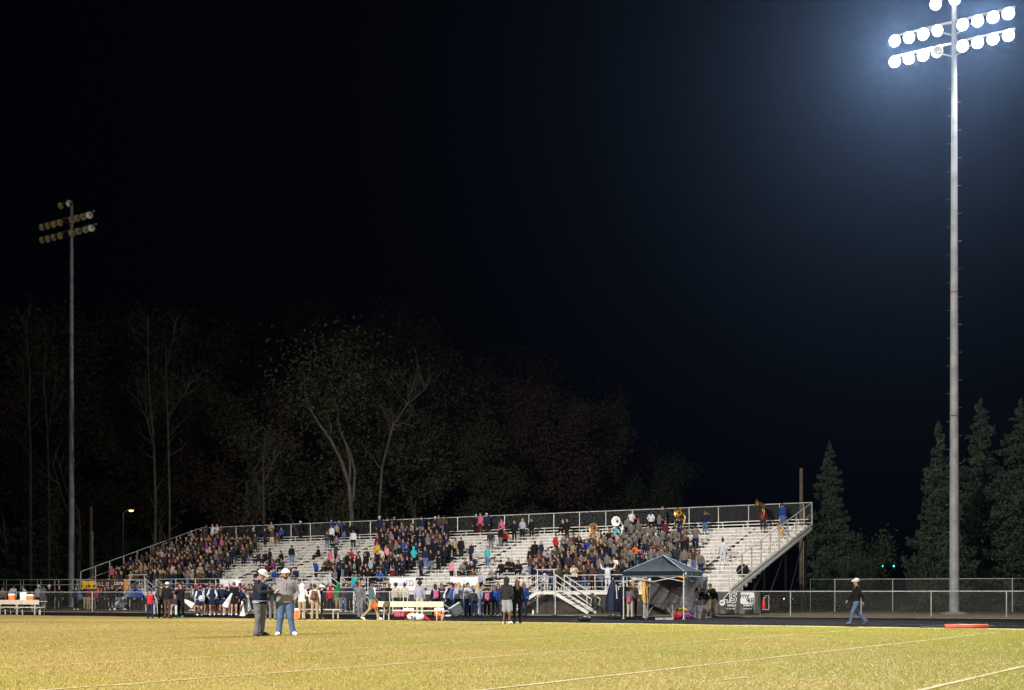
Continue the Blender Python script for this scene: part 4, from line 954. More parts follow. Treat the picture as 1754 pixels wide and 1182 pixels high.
many([(30, 330, 'B', 'skkd2', 0, 'dark skinned person in black behind the white hooded one'),
      (255, 290, 'B', 'skkk2', -10, 'black capped person behind the white capped one in navy'),
      (392, 368, 'B', 'brkH1', 180, 'hooded person in red behind the fence near the middle stair'),
      (540, 276, 'B', 'betH1', 172, 'hooded person in green top and khaki trousers behind the fence', dict(shoe='w')),
      (640, 288, 'B', 'bbdd1', 180, 'person in brown coat and jeans behind the fence', dict(shoe='w', female=True)),
      (750, 300, 'B', 'snkd1', 160, 'person in navy at the foot of the middle stair'),
      (955, 280, 'B', 'kbkO1', 0, 'orange capped person behind the stooping one in grey'),
      (965, 335, 34.5, 'lggd2', -30, 'person in grey stooping beside the teal jacket'),
      (1300, 350, 'B', 'sbkL1', 20, 'long haired person in brown behind the white jacketed one'),
      (1412, 275, 'B', 'cnnd1', 0, 'person in navy jacket looking at a phone behind the team bench', dict(shoe='w')),
      (1500, 278, 'B', 'kkkd2', 30, 'person in black beside the paper poster')], c6)
c2 = lambda x, y: (650+x/9.744, 980+y/9.744)
many([(272, 168, 'B', 'bqkA2', 172, 'dark haired person with high puff in front of the paper poster'),
      (418, 165, 'B', 'bqkN2', 188, 'bun haired person in cream with back to the field before the poster'),
      (930, 193, 31.5, 'bnkL1', 200, 'long haired person in navy with pink and white bag'),
      (1035, 190, 'B', 'sGkL1', 10, 'long haired person in charcoal behind the pink and white bag'),
      (1105, 215, 32, 'lwnd1', 90, 'person in white top bending towards the tilted cart', dict(sleeve='n')),
      (1190, 152, 'B', 'sqkd1', 0, 'person in cream behind the blue costumed child'),
      (1222, 198, 31, 'bukd1', 170, 'person in royal blue holding a yellow plume', dict()),
      (1268, 145, 'B', 'skkd1', 20, 'person in black left of the blonde one'),
      (1322, 165, 31.5, 'blGB1', 185, 'blonde person in light grey jacket by the second paper sign'),
      (1412, 113, 'B', 'akkg2', -10, 'tall bald man in black before the second paper sign', dict()),
      (1475, 170, 31, 'pwuL1', 30, 'long haired person in white top and royal blue trousers facing the field'),
      (1572, 212, 32.5, 'bGnT1', 178, 'pony tailed child in charcoal with dark grey backpack', dict(height=1.5)),
      (1640, 178, 31.5, 'bldB1', 195, 'blonde person in pale jacket and jeans by the tilted cart'),
      (1725, 195, 'B', 'sbkd1', 0, 'person in brown behind the fence right of the pale jacket')], c2)
c4 = lambda x, y: (750+x/4.727, 850+y/4.727)
many([(398, 738, 31.8, 'bnkd1', 185, 'person in navy with bright pink backpack in front of the fence'),
      (432, 722, 'B', 'sbkL1', 0, 'long haired person in brown behind the pink backpack'),
      (465, 718, 31.5, 'bunL1', 190, 'long haired person in royal blue between the backpacks'),
      (490, 705, 'B', 'skkL1', 0, 'long haired person in black left of the pair on the grass'),
      (696, 698, 32, 'bunL1', 200, 'long haired person in shiny royal blue right of the pair on the grass'),
      (1242, 690, 27.9, 'xkkL1', 90, 'long haired person in black crouching behind the right access stair', dict(height=1.7)),
      (250, 760, 31, 'snkd1', 190, 'person in navy in the middle of the blue group'),
      (540, 800, 31, 'snnd1', 170, 'short person in navy behind the shorts wearer', dict(height=1.5))], c4)
c5 = lambda x, y: (1000+x/4.727, 850+y/4.727)
many([(325, 657, 31.5, 'skkw1', 160, 'white capped person in black under the tent beside the closed umbrella', dict(fat=.12)),
      (402, 665, 30.6, 'sbkB1', 10, 'blonde person under the tent behind the girl in the grey coat'),
      (519, 677, 31.2, 'skgd1', 200, 'person in black under the tent beside the yellow banner'),
      (968, 735, 33.0, 'lnnd1', 60, 'crouching camera helper in navy by the grey cases', dict(height=1.5))], c5)
# people standing clear of the crowd, in closer detail
HR = .0115
h1 = gp(445, 979.5, 59.7, 'n', 'n', 'g', 'w', '3', face=72, sx=1.14, label='man in navy varsity jacket and white cap writing notes on the grass', sleeve='G', shoe='k', res=HR, fat=.16, height=1.91)
h2 = gp(489, 975.5, 59.2, 'v', 'z', 'd', 'w', '3', face=12, sx=1.17, fold=.002, label='heavy bearded man in grey pullover, jeans and white cap on the grass', shoe='w', res=HR, fat=.22, height=1.93)
gp(1467, 990.5, 45.2, 'w', 'k', 'd', 'w', '3', face=-88, label='older man in black jacket, jeans and white cap walking left', shoe='b', res=HR, fat=.10, height=1.80)
gp(868, 988, 42.8, 'k', 'G', 'l', 'H', '2', face=150, label='hooded person in charcoal top and grey shorts, bare legs, at the grass edge', shoe='w', style='shorts', res=HR, height=1.89)
gp(886, 991, 42.4, 's', 'k', 'k', 'L', '2', face=190, label='long haired person all in black standing beside the one in shorts', shoe='k', res=HR, height=1.83)
gp(517, 1000, 36.8, 'c', 'w', 't', 'H', '2', face=168, label='person in white hooded top and khaki trousers with back to the field', shoe='b', res=HR, height=1.69)
h5 = gp(539, 1001, 36.9, 's', 'q', 't', 'd', '2', face=182, label='person in cream top with maroon backpack seen from behind', shoe='b', res=HR, height=1.69)
gp(551, 1003, 36.4, 's', 'n', 'b', 'w', '1', face=100, label='white capped person in navy right of the maroon backpack', shoe='b', height=1.64)
gp(467, 995, 36.6, 's', 'n', 'g', 'd', '2', face=170, label='person in navy top and grey trousers behind the two men on the grass', shoe='b', height=1.72)
gp(637, 993.5, 37.4, 'w', 'T', 't', 'k', '2', face=82, label='black capped man in teal jacket over white shirt striding past the bench', shoe='w', res=HR, height=1.83)
gp(719, 991.5, 31.4, 's', 'l', 'q', 'A', '2', face=183, label='tall person in light grey hooded top and cream trousers behind the bench', shoe='b', res=HR, height=1.92, fat=.08)
gp(1079, 1000, 33.8, 'c', 'g', 'q', 'T', '3', face=150, label='girl in grey coat and pale leggings with pink backpack under the tent', shoe='b', res=HR, height=1.62)
gp(1214, 997, 34.4, 'f', 'k', 't', 'k', '1', face=-75, label='camera operator in black bending over by the tent, khaki trousers', shoe='w', res=HR, height=1.85)
gp(1224, 1000, 32.5, 'l', 'k', 'q', 'd', '1', face=-60, label='person in black and cream trousers behind the camera operator', shoe='b', height=1.85)
def on_row(px, ytop, pose, top, bot, hair, skin, rz, label, sit=False, hh=1.76, **kw):
    best = min(range(NR), key=lambda r: abs(head_py(px, r, hh*.965, .16)-ytop)); x, y = place_px(px, best, .16)
    return person(b2w(x, y, row_z(best)), rz, hh, pose, top, bot, hair, skin, label=label, res=HR, **kw)[0]
on_row(1238, 925, 's', 'w', 'w', 'N', '2', ANG+math.pi+.35, 'drum major all in white standing alone on the right of the bleacher', shoe='w')
p_ = person(b2w(lx_at(1041, .8), .8, WZ), ANG+math.pi+.3, 1.70, 'u', 'w', 'w', 'd', '1', label='drum major all in white with both arms raised to the band', res=HR, shoe='w')[0]
sp1 = on_row(1307, 868, 's', 'm', 'G', 'd', '1', ANG+.2, 'person in maroon under a raised brass sousaphone by the back rail')
sp2 = on_row(1340, 864, 'b' and 's', 'u', 'd', 'd', '1', ANG+2.8, 'person in royal blue coat at the top right corner of the bleacher', fat=.2)
sp3 = on_row(1164, 886, 'i', 'n', 'n', 'd', '1', ANG-.2, 'sousaphone player in navy facing the field')
person(b2w(lx_at(983, .7), .7, WZ), ANG+.9, 1.78, 'c', 'q', 'n', 'k', '3', label='saxophonist in pale jacket at the head of the right access stair', res=HR)
sp = person(b2w(lx_at(934, .5), .5, WZ), ANG-.2, 1.50, 'x', 'w', 'k', 'H', '2', label='hooded child in white sitting at the stair head')
stp = person(b2w(lx_at(909, -.6), -.6, .35), ANG-.9, 1.78, 'x', 'k', 'd', 'd', '2', label='person in black and jeans sitting on the left flight of the right stair')
tq = person(b2w(lx_at(607, -.7), -.7, 1.05), ANG+.1, 1.60, 's', 'c', 'd', 'd', '2', label='child in turquoise shirt coming down the middle access stair')

# jacket hem, belt and beard details of the two men
o, hd, hp = h1
def band(par, z, h, name, m, out=.006):
    v = np.empty(len(par.data.vertices)*3, np.float32); par.data.vertices.foreach_get('co', v); v = v.reshape(-1, 3)
    q = v[(np.abs(v[:, 2]-z) < .02) & (np.abs(v[:, 0]) < (.215 if par is not h2[0] else .26))]; cy = (q[:, 1].max()+q[:, 1].min())/2
    r1 = np.abs(q[:, 0]).max()+out; r2 = (q[:, 1].max()-q[:, 1].min())/2+out
    b_ = MB().lathe([(.985, -h/2), (1, -h/2), (1, h/2), (.985, h/2)], 32).mesh(name, True); c = link(name, b_, m, par, (0, cy, z)); c.scale = (r1, r2, 1); return c
band(o, .90, .09, 'jacket_hem', cloth('n'), .006); band(o, .925, .018, 'jacket_stripe', cloth('w'), .011); band(o, .885, .018, 'jacket_stripe', cloth('w'), .011)
MB().tube([(.05, -.12, 1.40), (.035, -.19, 1.22), (.02, -.19, 1.02)], [.02, .022, .02], 6).build('scarf', mat('pale_blue_cloth', (.25, .38, .62)), o)
o, hd, hp = h2
c = sdfmesh('beard', [ell_((0, -.035, -.075), (.062, .062, .055), 0), cut_((0, -.10, -.045), (.035, .05, .02)), cut_((0, -.02, .02), (.2, .2, .075))], .010)
add_child(o, (c.materials.append(None), c)[1], 'beard', HAIRC['d'], hd, hp)
MB().tube([(0, -.19, 1.20), (0, -.165, 1.42)], .006, 5).build('zip', mat('zip_metal', (.3, .3, .32), .4, .8), o)
band(o, .90, .05, 'pullover_hem', cloth('z'))

# ================================================================== EQUIPMENT AND SMALL THINGS
PLAST = lambda n, c, **k: mat('plastic_'+n, c, .45, nscale=7, namt=.12, **k)
CREAM = mat('bench_paint', (.46, .41, .33), .55, nscale=3, namt=.12, bump=.1)
WPL, BLK = PLAST('white', (.72, .72, .70)), PLAST('black', (.014, .014, .015)); ORG = PLAST('orange', (.85, .16, .02)); BRASS = mat('brass', (.62, .38, .12), .36, 1.0)
INK = mat('ink_dark', (.03, .03, .035), .8); WHT = mat('print_white', (.70, .70, .70), .8)
def ground_thing(name, label, cat, px, s, rz=0, group=None, z=0): return thing(name, label, cat, wpt(px, s, z), R(rz), group)
TROT = math.degrees(math.atan2((i1-i0).y, (i1-i0).x))
def bench(label, px_right, s, L, back=True):
    t = ground_thing('team_bench', label, 'bench', px_right, s, TROT, 'white team benches')
    MB().box((-L/2, .22, .44), (L, .30, .05)).build('seat', CREAM, t)
    if back: MB().box((-L/2, -.02, .74), (L, .05, .26)).build('backrest', CREAM, t)
    n = max(2, round(L/1.5))
    for k in range(n):
        x = -.35-(L-.7)*k/(n-1); m = MB(); m.beamx((x, -.03, 0), (x, -.02, .84 if back else .40), .05, .06); m.beamx((x, .34, 0), (x, .32, .42), .05, .05); m.beamx((x, -.03, .38), (x, .36, .40), .05, .05)
        m.build('leg', CREAM, t)
    return t
def cooler(label, px, s, z=0, col=ORG, r=.19, h=.44, group='drink coolers on the left bench'):
    t = ground_thing('drink_cooler', label, 'cooler', px, s, 20, group, z)
    MB().lathe([(.001, 0), (r*.94, 0), (r, .03), (r, h-.06), (r*.97, h-.05)], 20).build('body', col, t, True)
    MB().lathe([(r*1.05, h-.06), (r*1.06, h-.01), (r*.98, h+.03), (.001, h+.045)], 20).build('lid', WPL, t, True)
    MB().tube([(0, -r, .07), (0, -r-.05, .06)], .016, 6).build('spigot', WPL, t)
    return t
sb = (1053.5-HOR)/H
bench('white team bench at the left picture edge carrying coolers', 67, sb, 3.9)
tbc = 'white team bench with nobody on it in the centre of the sideline'
bench(tbc, 760, (1063.2-HOR)/H, 3.75)
bench('white team bench partly hidden behind the white hooded person', 581, 34.8, 2.5, False)
bench('white team bench partly hidden behind the two men on the grass', 520, 34.6, 1.9, False)
bb = wpt(67, sb)
for px, lab, col, h in ((9, 'orange drink cooler with white lid, leftmost on the left bench', ORG, .40), (29, 'white drink cooler in the middle of the left bench', WPL, .48), (41, 'orange drink cooler nearest the end of the left bench', ORG, .36)):
    k = (px-CX)/F; d = Vector((math.cos(R(TROT)), math.sin(R(TROT)), 0)); n_ = Vector((-d.y, d.x, 0)); o_ = bb+n_*.22; a = -(o_.x-k*o_.y)/(d.x-k*d.y)
    c = cooler(lab, 0, 10, 0, col, .2, h); c.location = o_+n_*.45+d*a+Vector((0, 0, .80))
t = thing('cooler_table', 'narrow table behind the left team bench holding the coolers', 'table', bb+Vector((-math.cos(R(TROT)), -math.sin(R(TROT)), 0))*2.0+Vector((-math.sin(R(TROT)), math.cos(R(TROT)), 0))*.70, R(TROT))
MB().box((0, 0, .78), (3.0, .5, .035)).build('table_top', CREAM, t)
for sx in (-1.3, 1.3): MB().tube([(sx, -.18, 0), (sx, -.18, .76)], .016, 6).tube([(sx, .18, 0), (sx, .18, .76)], .016, 6).build('leg', GALV, t)
cooler('orange drink cooler under the right end of the centre bench', 752, 36.3, 0, ORG, .22, .52, 'drink coolers on the ground')
cooler('orange drink cooler under the middle of the centre bench', 700, 36.1, 0, ORG, .24, .50, 'drink coolers on the ground')
cooler('orange drink cooler standing behind the heavy man in jeans', 506, 36.2, 0, ORG, .19, .50, 'drink coolers on the ground')

# --- shoulder pads in a white jersey lying by the bench
t = ground_thing('football_jersey', 'white jersey numbered 74 with red sleeve lying by the centre bench', 'jersey', 712, 38.5, 0)
j = sdfmesh('shirt', [ell_((0, 0, .17), (.34, .20, .17), 0), ell_((-.24, .0, .22), (.15, .16, .12), 0, .08), ell_((.26, .02, .20), (.14, .16, .11), 0, .08)], .02, .0)
link('shirt', j, cloth('w'), t)
text('number', '74', .26, INK, t, (-.10, -.207, .13), (R(80), 0, 0), .003, .008)
MB().tube([(.36, -.02, .20), (.50, -.05, .12), (.62, -.06, .04)], [.07, .06, .045], 10).build('sleeve', cloth('r'), t, True)
# --- pink bags behind the bench
for k, (px, lab) in enumerate(((681, 'pink bag behind the bench, left of the pair'), (694, 'pink bag behind the bench, right of the pair'))):
    t = ground_thing('tote_bag', lab, 'bag', px, 32.8, 5, 'pink bags behind the centre bench')
    link('bag_body', sdfmesh('bag', [cap_((-.10, 0, .12), (.10, 0, .12), .12, .12, 0, .05), cap_((-.09, 0, .33), (.09, 0, .33), .10, .10, 0, .1)], .025), cloth('p'), t)
    MB().tube([(-.08, 0, .40), (-.05, 0, .56), (.05, 0, .56), (.08, 0, .40)], .012, 6).build('handle', cloth('p'), t)
# --- tipped cart with a white rimmed tub
t = ground_thing('wheeled_tub', 'dark ribbed tub with pale rim tipped over on its cart', 'tub', 782, 33.0, 0)
M = Matrix.Translation((0, 0, .38)) @ Matrix.Rotation(R(-32), 4, 'Y')
MB().lathe([(.001, -.30), (.24, -.30), (.27, -.26), (.33, .22), (.34, .24)], 24, M).build('tub', mat('tub_grey', (.10, .11, .12), .5, nscale=14, namt=.5), t, True)
MB().lathe([(.34, .22), (.37, .24), (.36, .29), (.30, .30), (.001, .29)], 24, M).build('rim', mat('rim_pale', (.40, .52, .55), .5), t, True)
m = MB()
for sx in (-.22, .22): m.tube([(sx-.04, -.1, .07), (sx+.04, -.1, .07)], .07, 12)
m.build('wheel', BLK, t); MB().tube([(-.30, 0, .45), (-.75, 0, .75), (-.80, 0, .80)], .014, 6).build('handle', GALV, t)
# --- black kit bag on the track
t = ground_thing('kit_bag', 'black kit bag lying alone on the track edge', 'bag', 1001, 38.5, 8)
link('bag_body', sdfmesh('bag', [cap_((-.18, 0, .11), (.18, 0, .11), .12, .12, 0, .05), ell_((-.08, 0, .17), (.14, .12, .08), 0, .05)], .025), PLAST('bag_black', (.012, .012, .014)), t)
MB().tube([(-.14, -.08, .18), (-.05, -.12, .27), (.05, -.12, .27), (.14, -.08, .18)], .012, 6).build('strap', BLK, t)
# --- down marker lying on the grass
t = ground_thing('down_marker', 'orange padded pole with black ends lying on the grass at right', 'marker', 1650, 49.4, -4)
MB().tube([(-.62, 0, .09), (.83, 0, .09)], .075, 12).build('padding', mat('marker_orange', (.62, .12, .07), .6, nscale=5, namt=.15), t, True)
MB().tube([(-1.48, 0, .06), (-.62, 0, .08)], .028, 8).tube([(.83, 0, .08), (1.02, 0, .07)], .045, 8).build('pole_end', DKST, t)

# --- canopy tent
TS = 34.6; TC = wpt(1136, TS); TW = 1.55
tang = R(-25)+math.pi/4
t = thing('canopy_tent', 'navy pop up canopy tent with a peaked roof on four white legs', 'tent', TC, tang-math.pi/4)
a0 = math.pi/4
cor = [Vector((math.cos(a0+k*math.pi/2)*2.19, math.sin(a0+k*math.pi/2)*2.19, 0)) for k in range(4)]
NAVY = mat('canopy_fabric', (.006, .011, .018), .9, nscale=1.6, namt=.2, bump=.5, bscale=3.5)
vs, fs_ = [], []
n = 10; apex = Vector((0, 0, 3.13)); ze = 2.30
for q in range(4):
    A, B_ = cor[q], cor[(q+1) % 4]; base_ = len(vs)
    for i in range(n+1):
        for j_ in range(n+1):
            e = A.lerp(B_, j_/n); p = apex.lerp(Vector((e.x, e.y, ze)), i/n)
            ss = math.sin(math.pi*j_/n)*math.sin(math.pi*i/n)
            p.z -= .16*ss+.03*math.sin(j_*2.1+q)*math.sin(math.pi*i/n)*(1 if 0 < j_ < n else 0); vs.append(p)
    for i in range(n):
        for j_ in range(n): a = base_+i*(n+1)+j_; fs_.append((a, a+1, a+n+2, a+n+1))
m = MB().add(vs, fs_); m.build('roof', NAVY, t, True)
m = MB()
for q in range(4):
    A, B_ = cor[q], cor[(q+1) % 4]; k = 14; v = []
    for i in range(k+1):
        e = A.lerp(B_, i/k)*1.004; w = .012*math.sin(i*1.7); v += [(e.x*(1+w), e.y*(1+w), 2.32), (e.x*(1+w), e.y*(1+w), 2.08+.01*math.sin(i*2.3))]
    m.add(v, [(2*i, 2*i+1, 2*i+3, 2*i+2) for i in range(k)])
m.build('valance', NAVY, t)
LB = mat('canopy_piping', (.22, .27, .36), .7); m = MB()
for q in range(4):
    A, B_ = cor[q], cor[(q+1) % 4]; m.tube([(A.x, A.y, ze), (0, 0, 3.14)], .020, 6); m.tube([(A.x*1.01, A.y*1.01, 2.075), (B_.x*1.01, B_.y*1.01, 2.075)], .018, 6)
m.build('piping', LB, t)
for q in range(4):
    A = cor[q]*.985; m = MB(); m.beamx((A.x, A.y, 0), (A.x, A.y, 2.2), .045, .045); m.box((A.x, A.y, .02), (.12, .12, .03)); m.beamx((A.x, A.y, 1.0), (A.x, A.y, 1.06), .06, .06)
    m.build('leg', mat('tent_leg', (.48, .48, .48), .4, .3), t)
m = MB()
for q in range(4):
    A, B_ = cor[q]*.97, cor[(q+1) % 4]*.97
    for i in range(2):
        P0 = A.lerp(B_, i/2); P1 = A.lerp(B_, (i+1)/2); m.beamx((P0.x, P0.y, 2.10), (P1.x, P1.y, 1.82), .02, .03); m.beamx((P0.x*.99, P0.y*.99, 1.82), (P1.x*.99, P1.y*.99, 2.10), .02, .03)
m.build('truss', GALV, t)
near = min(cor, key=lambda c: (t.matrix_basis @ c).y)
m = MB()
for sg in (cor[(cor.index(near)+1) % 4], cor[(cor.index(near)-1) % 4]):
    d = (sg-near).normalized(); a = near*1.012
    m.add([(a.x, a.y, 2.075), (a.x+d.x*.45, a.y+d.y*.45, 2.065), (a.x, a.y, 1.96)], [(0, 1, 2)])
m.build('corner_flag', mat('flag_gold', (.70, .36, .03), .8), t)
lb = MB().box((near.x*1.0+.0, near.y, 2.20), (.10, .10, .12)).build('label_patch', WHT, t); lb.location = (cor[(cor.index(near)+1) % 4]-near).normalized()*.16
# grey sheet hung across the back of the tent
A = Vector(((1113-CX)/35.2, F/35.2, 0)); B_ = Vector(((1211-CX)/33.3, F/33.3, 0))
L = (B_-A).length; v = []; nx, nz = 60, 34
for i in range(nx+1):
    for k in range(nz+1):
        x = i/nx; z = k/nz; zz = .22+z*(1.92-.25*x*(1-z))
        y = .04*math.sin(x*7+z*5)+.022*math.sin(x*26-z*9+2*math.sin(z*3))+.010*math.sin(x*58-z*22)+.07*math.sin(x*5+3*(1-z))*(1-z)+.006*math.sin(x*95-z*30)
        v.append((x*L, y, zz))
f = [(i*(nz+1)+k, (i+1)*(nz+1)+k, (i+1)*(nz+1)+k+1, i*(nz+1)+k+1) for i in range(nx) for k in range(nz)]
SHT = mat('silver_tarpaulin', (.19, .18, .185), .5, .1, nscale=2, namt=.1, bump=.12, bscale=5)
o = tag(MB().add(v, f).build('tarpaulin', SHT, None, True, A, (0, 0, math.atan2((B_-A).y, (B_-A).x))), 'wrinkled grey tarpaulin hung across the back of the navy tent', 'tarpaulin')
sm = o.modifiers.new('thickness', 'SOLIDIFY'); sm.thickness = .006
# folding table
t = thing('folding_table', 'black topped folding table under the navy tent', 'table', wpt(1130, 35.4), R(-14))
MB().box((0, 0, .74), (1.83, .70, .045)).build('table_top', BLK, t)
for sx in (-.66, .66):
    m = MB()
    for sy in (-.26, .26): m.tube([(sx, sy, 0), (sx, sy, .72)], .016, 6)
    m.tube([(sx, -.26, .12), (sx, .26, .12)], .012, 6); m.tube([(sx, 0, .12), (sx*.4, 0, .70)], .012, 6); m.build('leg_frame', GALV, t)
t = ground_thing('equipment_case', 'flat pale case lying under the folding table', 'case', 1138, 36.2, -8); MB().box((0, 0, .045), (.85, .35, .09)).build('case_shell', PLAST('pale_blue', (.35, .42, .48)), t); MB().box((0, -.18, .045), (.12, .02, .03)).build('handle', BLK, t)
# gold banner on a stand
t = ground_thing('feather_banner', 'tall narrow gold banner under the left of the tent', 'banner', 1104.5, 33.4, 0)
v = []
for k in range(13): z = .72+1.28*k/12; v += [(-.15, .02*math.sin(k), z), (.13+.01*math.sin(k*1.3), .03*math.sin(k*.8), z)]
MB().add(v, [(2*k, 2*k+1, 2*k+3, 2*k+2) for k in range(12)]).build('cloth', mat('flag_gold', (.70, .36, .03), .8), t); MB().tube([(.15, .04, 0), (.15, .04, 2.05)], .014, 6).build('pole', GALV, t)
MB().box((0, .02, .02), (.4, .3, .03)).build('foot', BLK, t)
# closed navy umbrella / canopy bag standing
t = ground_thing('closed_umbrella', 'tall closed navy umbrella with white lettered flap standing left of the tent', 'umbrella', 1050, 32.6, 0); t.scale = (1, 1, .92)
m = MB(); n = 24; v = []; prof = [(.33, .30), (.36, .55), (.33, 1.0), (.25, 1.5), (.16, 1.85), (.05, 2.12), (.01, 2.20)]
for r, z in prof:
    for k in range(n): a = 2*math.pi*k/n; rr_ = r*(1+.16*math.cos(a*8)); v.append((rr_*math.cos(a), rr_*math.sin(a)*.8, z))
f = [(i*n+k, i*n+(k+1) % n, (i+1)*n+(k+1) % n, (i+1)*n+k) for i in range(len(prof)-1) for k in range(n)]
m.add(v, f).build('canopy', mat('umbrella_navy', (.006, .012, .036), .7, nscale=2, namt=.2), t, True); MB().tube([(0, 0, 0), (0, 0, 2.25)], .022, 8).build('shaft', GALV, t)
MB().lathe([(.001, .10), (.24, .10), (.28, .02), (.28, 0)], 16).build('base', BLK, t)
v = [(.16, -.29, 1.05), (.21, -.27, 1.05), (.16, -.21, 1.85), (.12, -.22, 1.85)]; MB().add(v, [(0, 1, 2, 3)]).build('flap', WHT, t)
# grey hard cases, gear pile
for px, s, lab, tl in ((1193, 35.0, 'grey hard case leaning, left of the two behind the camera operator', R(14)), (1204, 34.8, 'grey hard case standing upright, right of the two', 0)):
    t = ground_thing('hard_case', lab, 'case', px, s, 8, 'grey cases beside the tent')
    c = MB().box((0, 0, .33), (.34, .24, .64)).build('shell', PLAST('case_grey', (.16, .16, .17)), t, rot=(0, tl, 0)); MB().box((0, -.125, .33), (.345, .012, .03)).build('seam', BLK, c); MB().tube([(-.07, 0, .65), (-.05, 0, .70), (.05, 0, .70), (.07, 0, .65)], .012, 6).build('handle', BLK, c)
for px, s, z, c_, nm, lab in ((1159, 35.4, .0, 'r', 'gear_bag', 'red bag at the foot of the near tent leg'), (1168, 35.2, .26, 'y', 'gear_bag', 'yellow bag on top of the pile by the tent leg'), (1176, 35.3, 0., 'P', 'gear_bag', 'purple bag at the right of the pile by the tent leg'), (1167, 35.3, 0., 'u', 'gear_bag', 'blue bag beneath the yellow one')):
    o = link(nm, sdfmesh('bag', [cap_((-.14, 0, .14), (.14, 0, .13), .14, .12, 0, .05), ell_((.05, 0, .20), (.13, .13, .10), 0, .05)], .025, .004), cloth(c_)); o.location = wpt(px, s, z); tag(o, lab, 'bag', 'bags piled by the tent leg')
t = thing('video_camera', 'black video camera held by the bending camera operator', 'camera', wpt(1203, 35.0, 1.42), R(-75)); t.scale = (.7, .7, .7)
MB().box((0, 0, .0), (.14, .36, .18)).build('body', BLK, t); MB().tube([(0, -.18, 0), (0, -.32, 0)], [.05, .065], 12).build('lens', BLK, t); MB().tube([(0, .1, .1), (0, .06, .16), (0, -.08, .16), (0, -.12, .1)], .012, 6).build('handle', BLK, t)

# --- TV station banner on the fence
def fpt(px, off=0): p = fl(px); return p
A, B_ = fl(1222), fl(1303); L = (B_-A).length; rz = math.atan2((B_-A).y, (B_-A).x)
t = thing('sponsor_banner', 'black sponsor banner with white 45 and my 48 logos on the fence', 'banner', A+Vector((.0, -.06, 0)), rz)
v = []; nx, nz = 70, 24
for i in range(nx+1):
    for k in range(nz+1):
        x = i/nx; z = k/nz; low = (1-z)**2
        v.append((x*L, -.02-.05*low*math.sin(x*15+3*z)-.03*low*math.sin(x*31)-.03*max(0, x-.86)*12*math.sin(x*120+z*4)*.3, .06+z*1.30-.03*math.sin(x*3.14)*(z == 1)))
f = [(i*(nz+1)+k, (i+1)*(nz+1)+k, (i+1)*(nz+1)+k+1, i*(nz+1)+k+1) for i in range(nx) for k in range(nz)]
o = MB().add(v, f).build('sheet', mat('banner_black', (.014, .014, .016), .45, nscale=2, namt=.3, spec=.5), t, True); o.modifiers.new('thickness', 'SOLIDIFY').thickness = .004
def rrect(name, cx, cz, w, h, r, m_, y, par):
    pts = []
    for qx, qz, a in ((1, 1, 0), (-1, 1, 90), (-1, -1, 180), (1, -1, 270)):
        for k in range(6): an = R(a+18*k); pts.append((cx+qx*(w/2-r)+r*math.cos(an), y, cz+qz*(h/2-r)+r*math.sin(an)))
    return MB().add(pts, [tuple(range(len(pts)))[::-1]]).build(name, m_, par)
rrect('logo_tile', 1.95, .98, .80, .66, .10, WHT, -.060, t)
text('lettering', 'my', .44, INK, t, (1.80, -.066, 1.12), (R(90), 0, 0), .002, .004); text('lettering', '48', .44, INK, t, (2.12, -.068, .83), (R(90), 0, 0), .002, .004)
text('lettering', 'WMYV', .17, WHT, t, (1.98, -.07, .565), (R(90), 0, 0), .002, .006)
text('lettering', '45', .74, WHT, t, (.96, -.060, .97), (R(90), 0, 0), .002, .045, shear=.1); text('lettering', '45', .74, INK, t, (.96, -.066, .97), (R(90), 0, 0), .002, .004, shear=.1)
m = MB().lathe([(.001, 0), (.17, 0)], 22, Matrix.Translation((.52, -.062, .72)) @ Matrix.Rotation(R(90), 4, 'X')); m.build('logo_disc', WHT, t)
text('lettering', 'abc', .16, INK, t, (.52, -.068, .74), (R(90), 0, 0), .002, .006)
text('lettering', 'WXLV', .17, WHT, t, (1.05, -.07, .56), (R(90), 0, 0), .002, .006)
text('lettering', '17 / HD 1200', .09, WHT, t, (1.0, -.10, .38), (R(90), 0, 0), .002, .002); text('lettering', 'CABLE MY 48', .09, WHT, t, (1.95, -.10, .38), (R(90), 0, 0), .002, .002)
# --- fire extinguisher on a white frame
t = thing('fire_extinguisher', 'red fire extinguisher hanging on the fence beside the black banner', 'extinguisher', fl(1303.5)+Vector((.14, -.12, .38)), rz)
MB().lathe([(.001, 0), (.085, 0), (.09, .02), (.09, .46), (.05, .54), (.025, .56), (.001, .56)], 16).build('cylinder', mat('extinguisher_red', (.60, .05, .02), .35), t, True)
MB().tube([(0, 0, .56), (0, 0, .62)], .025, 8).beamx((-.02, 0, .64), (.12, 0, .66), .03, .02).build('valve', WPL, t); MB().tube([(.02, 0, .60), (.14, -.02, .52), (.15, -.02, .25)], .012, 6).build('hose', BLK, t)
MB().tube([(.28, 0, -.02), (.28, 0, .74), (.05, 0, .74)], .014, 6).tube([(-.1, 0, -.03), (.28, 0, -.03)], .014, 6).build('bracket', WPL, t)

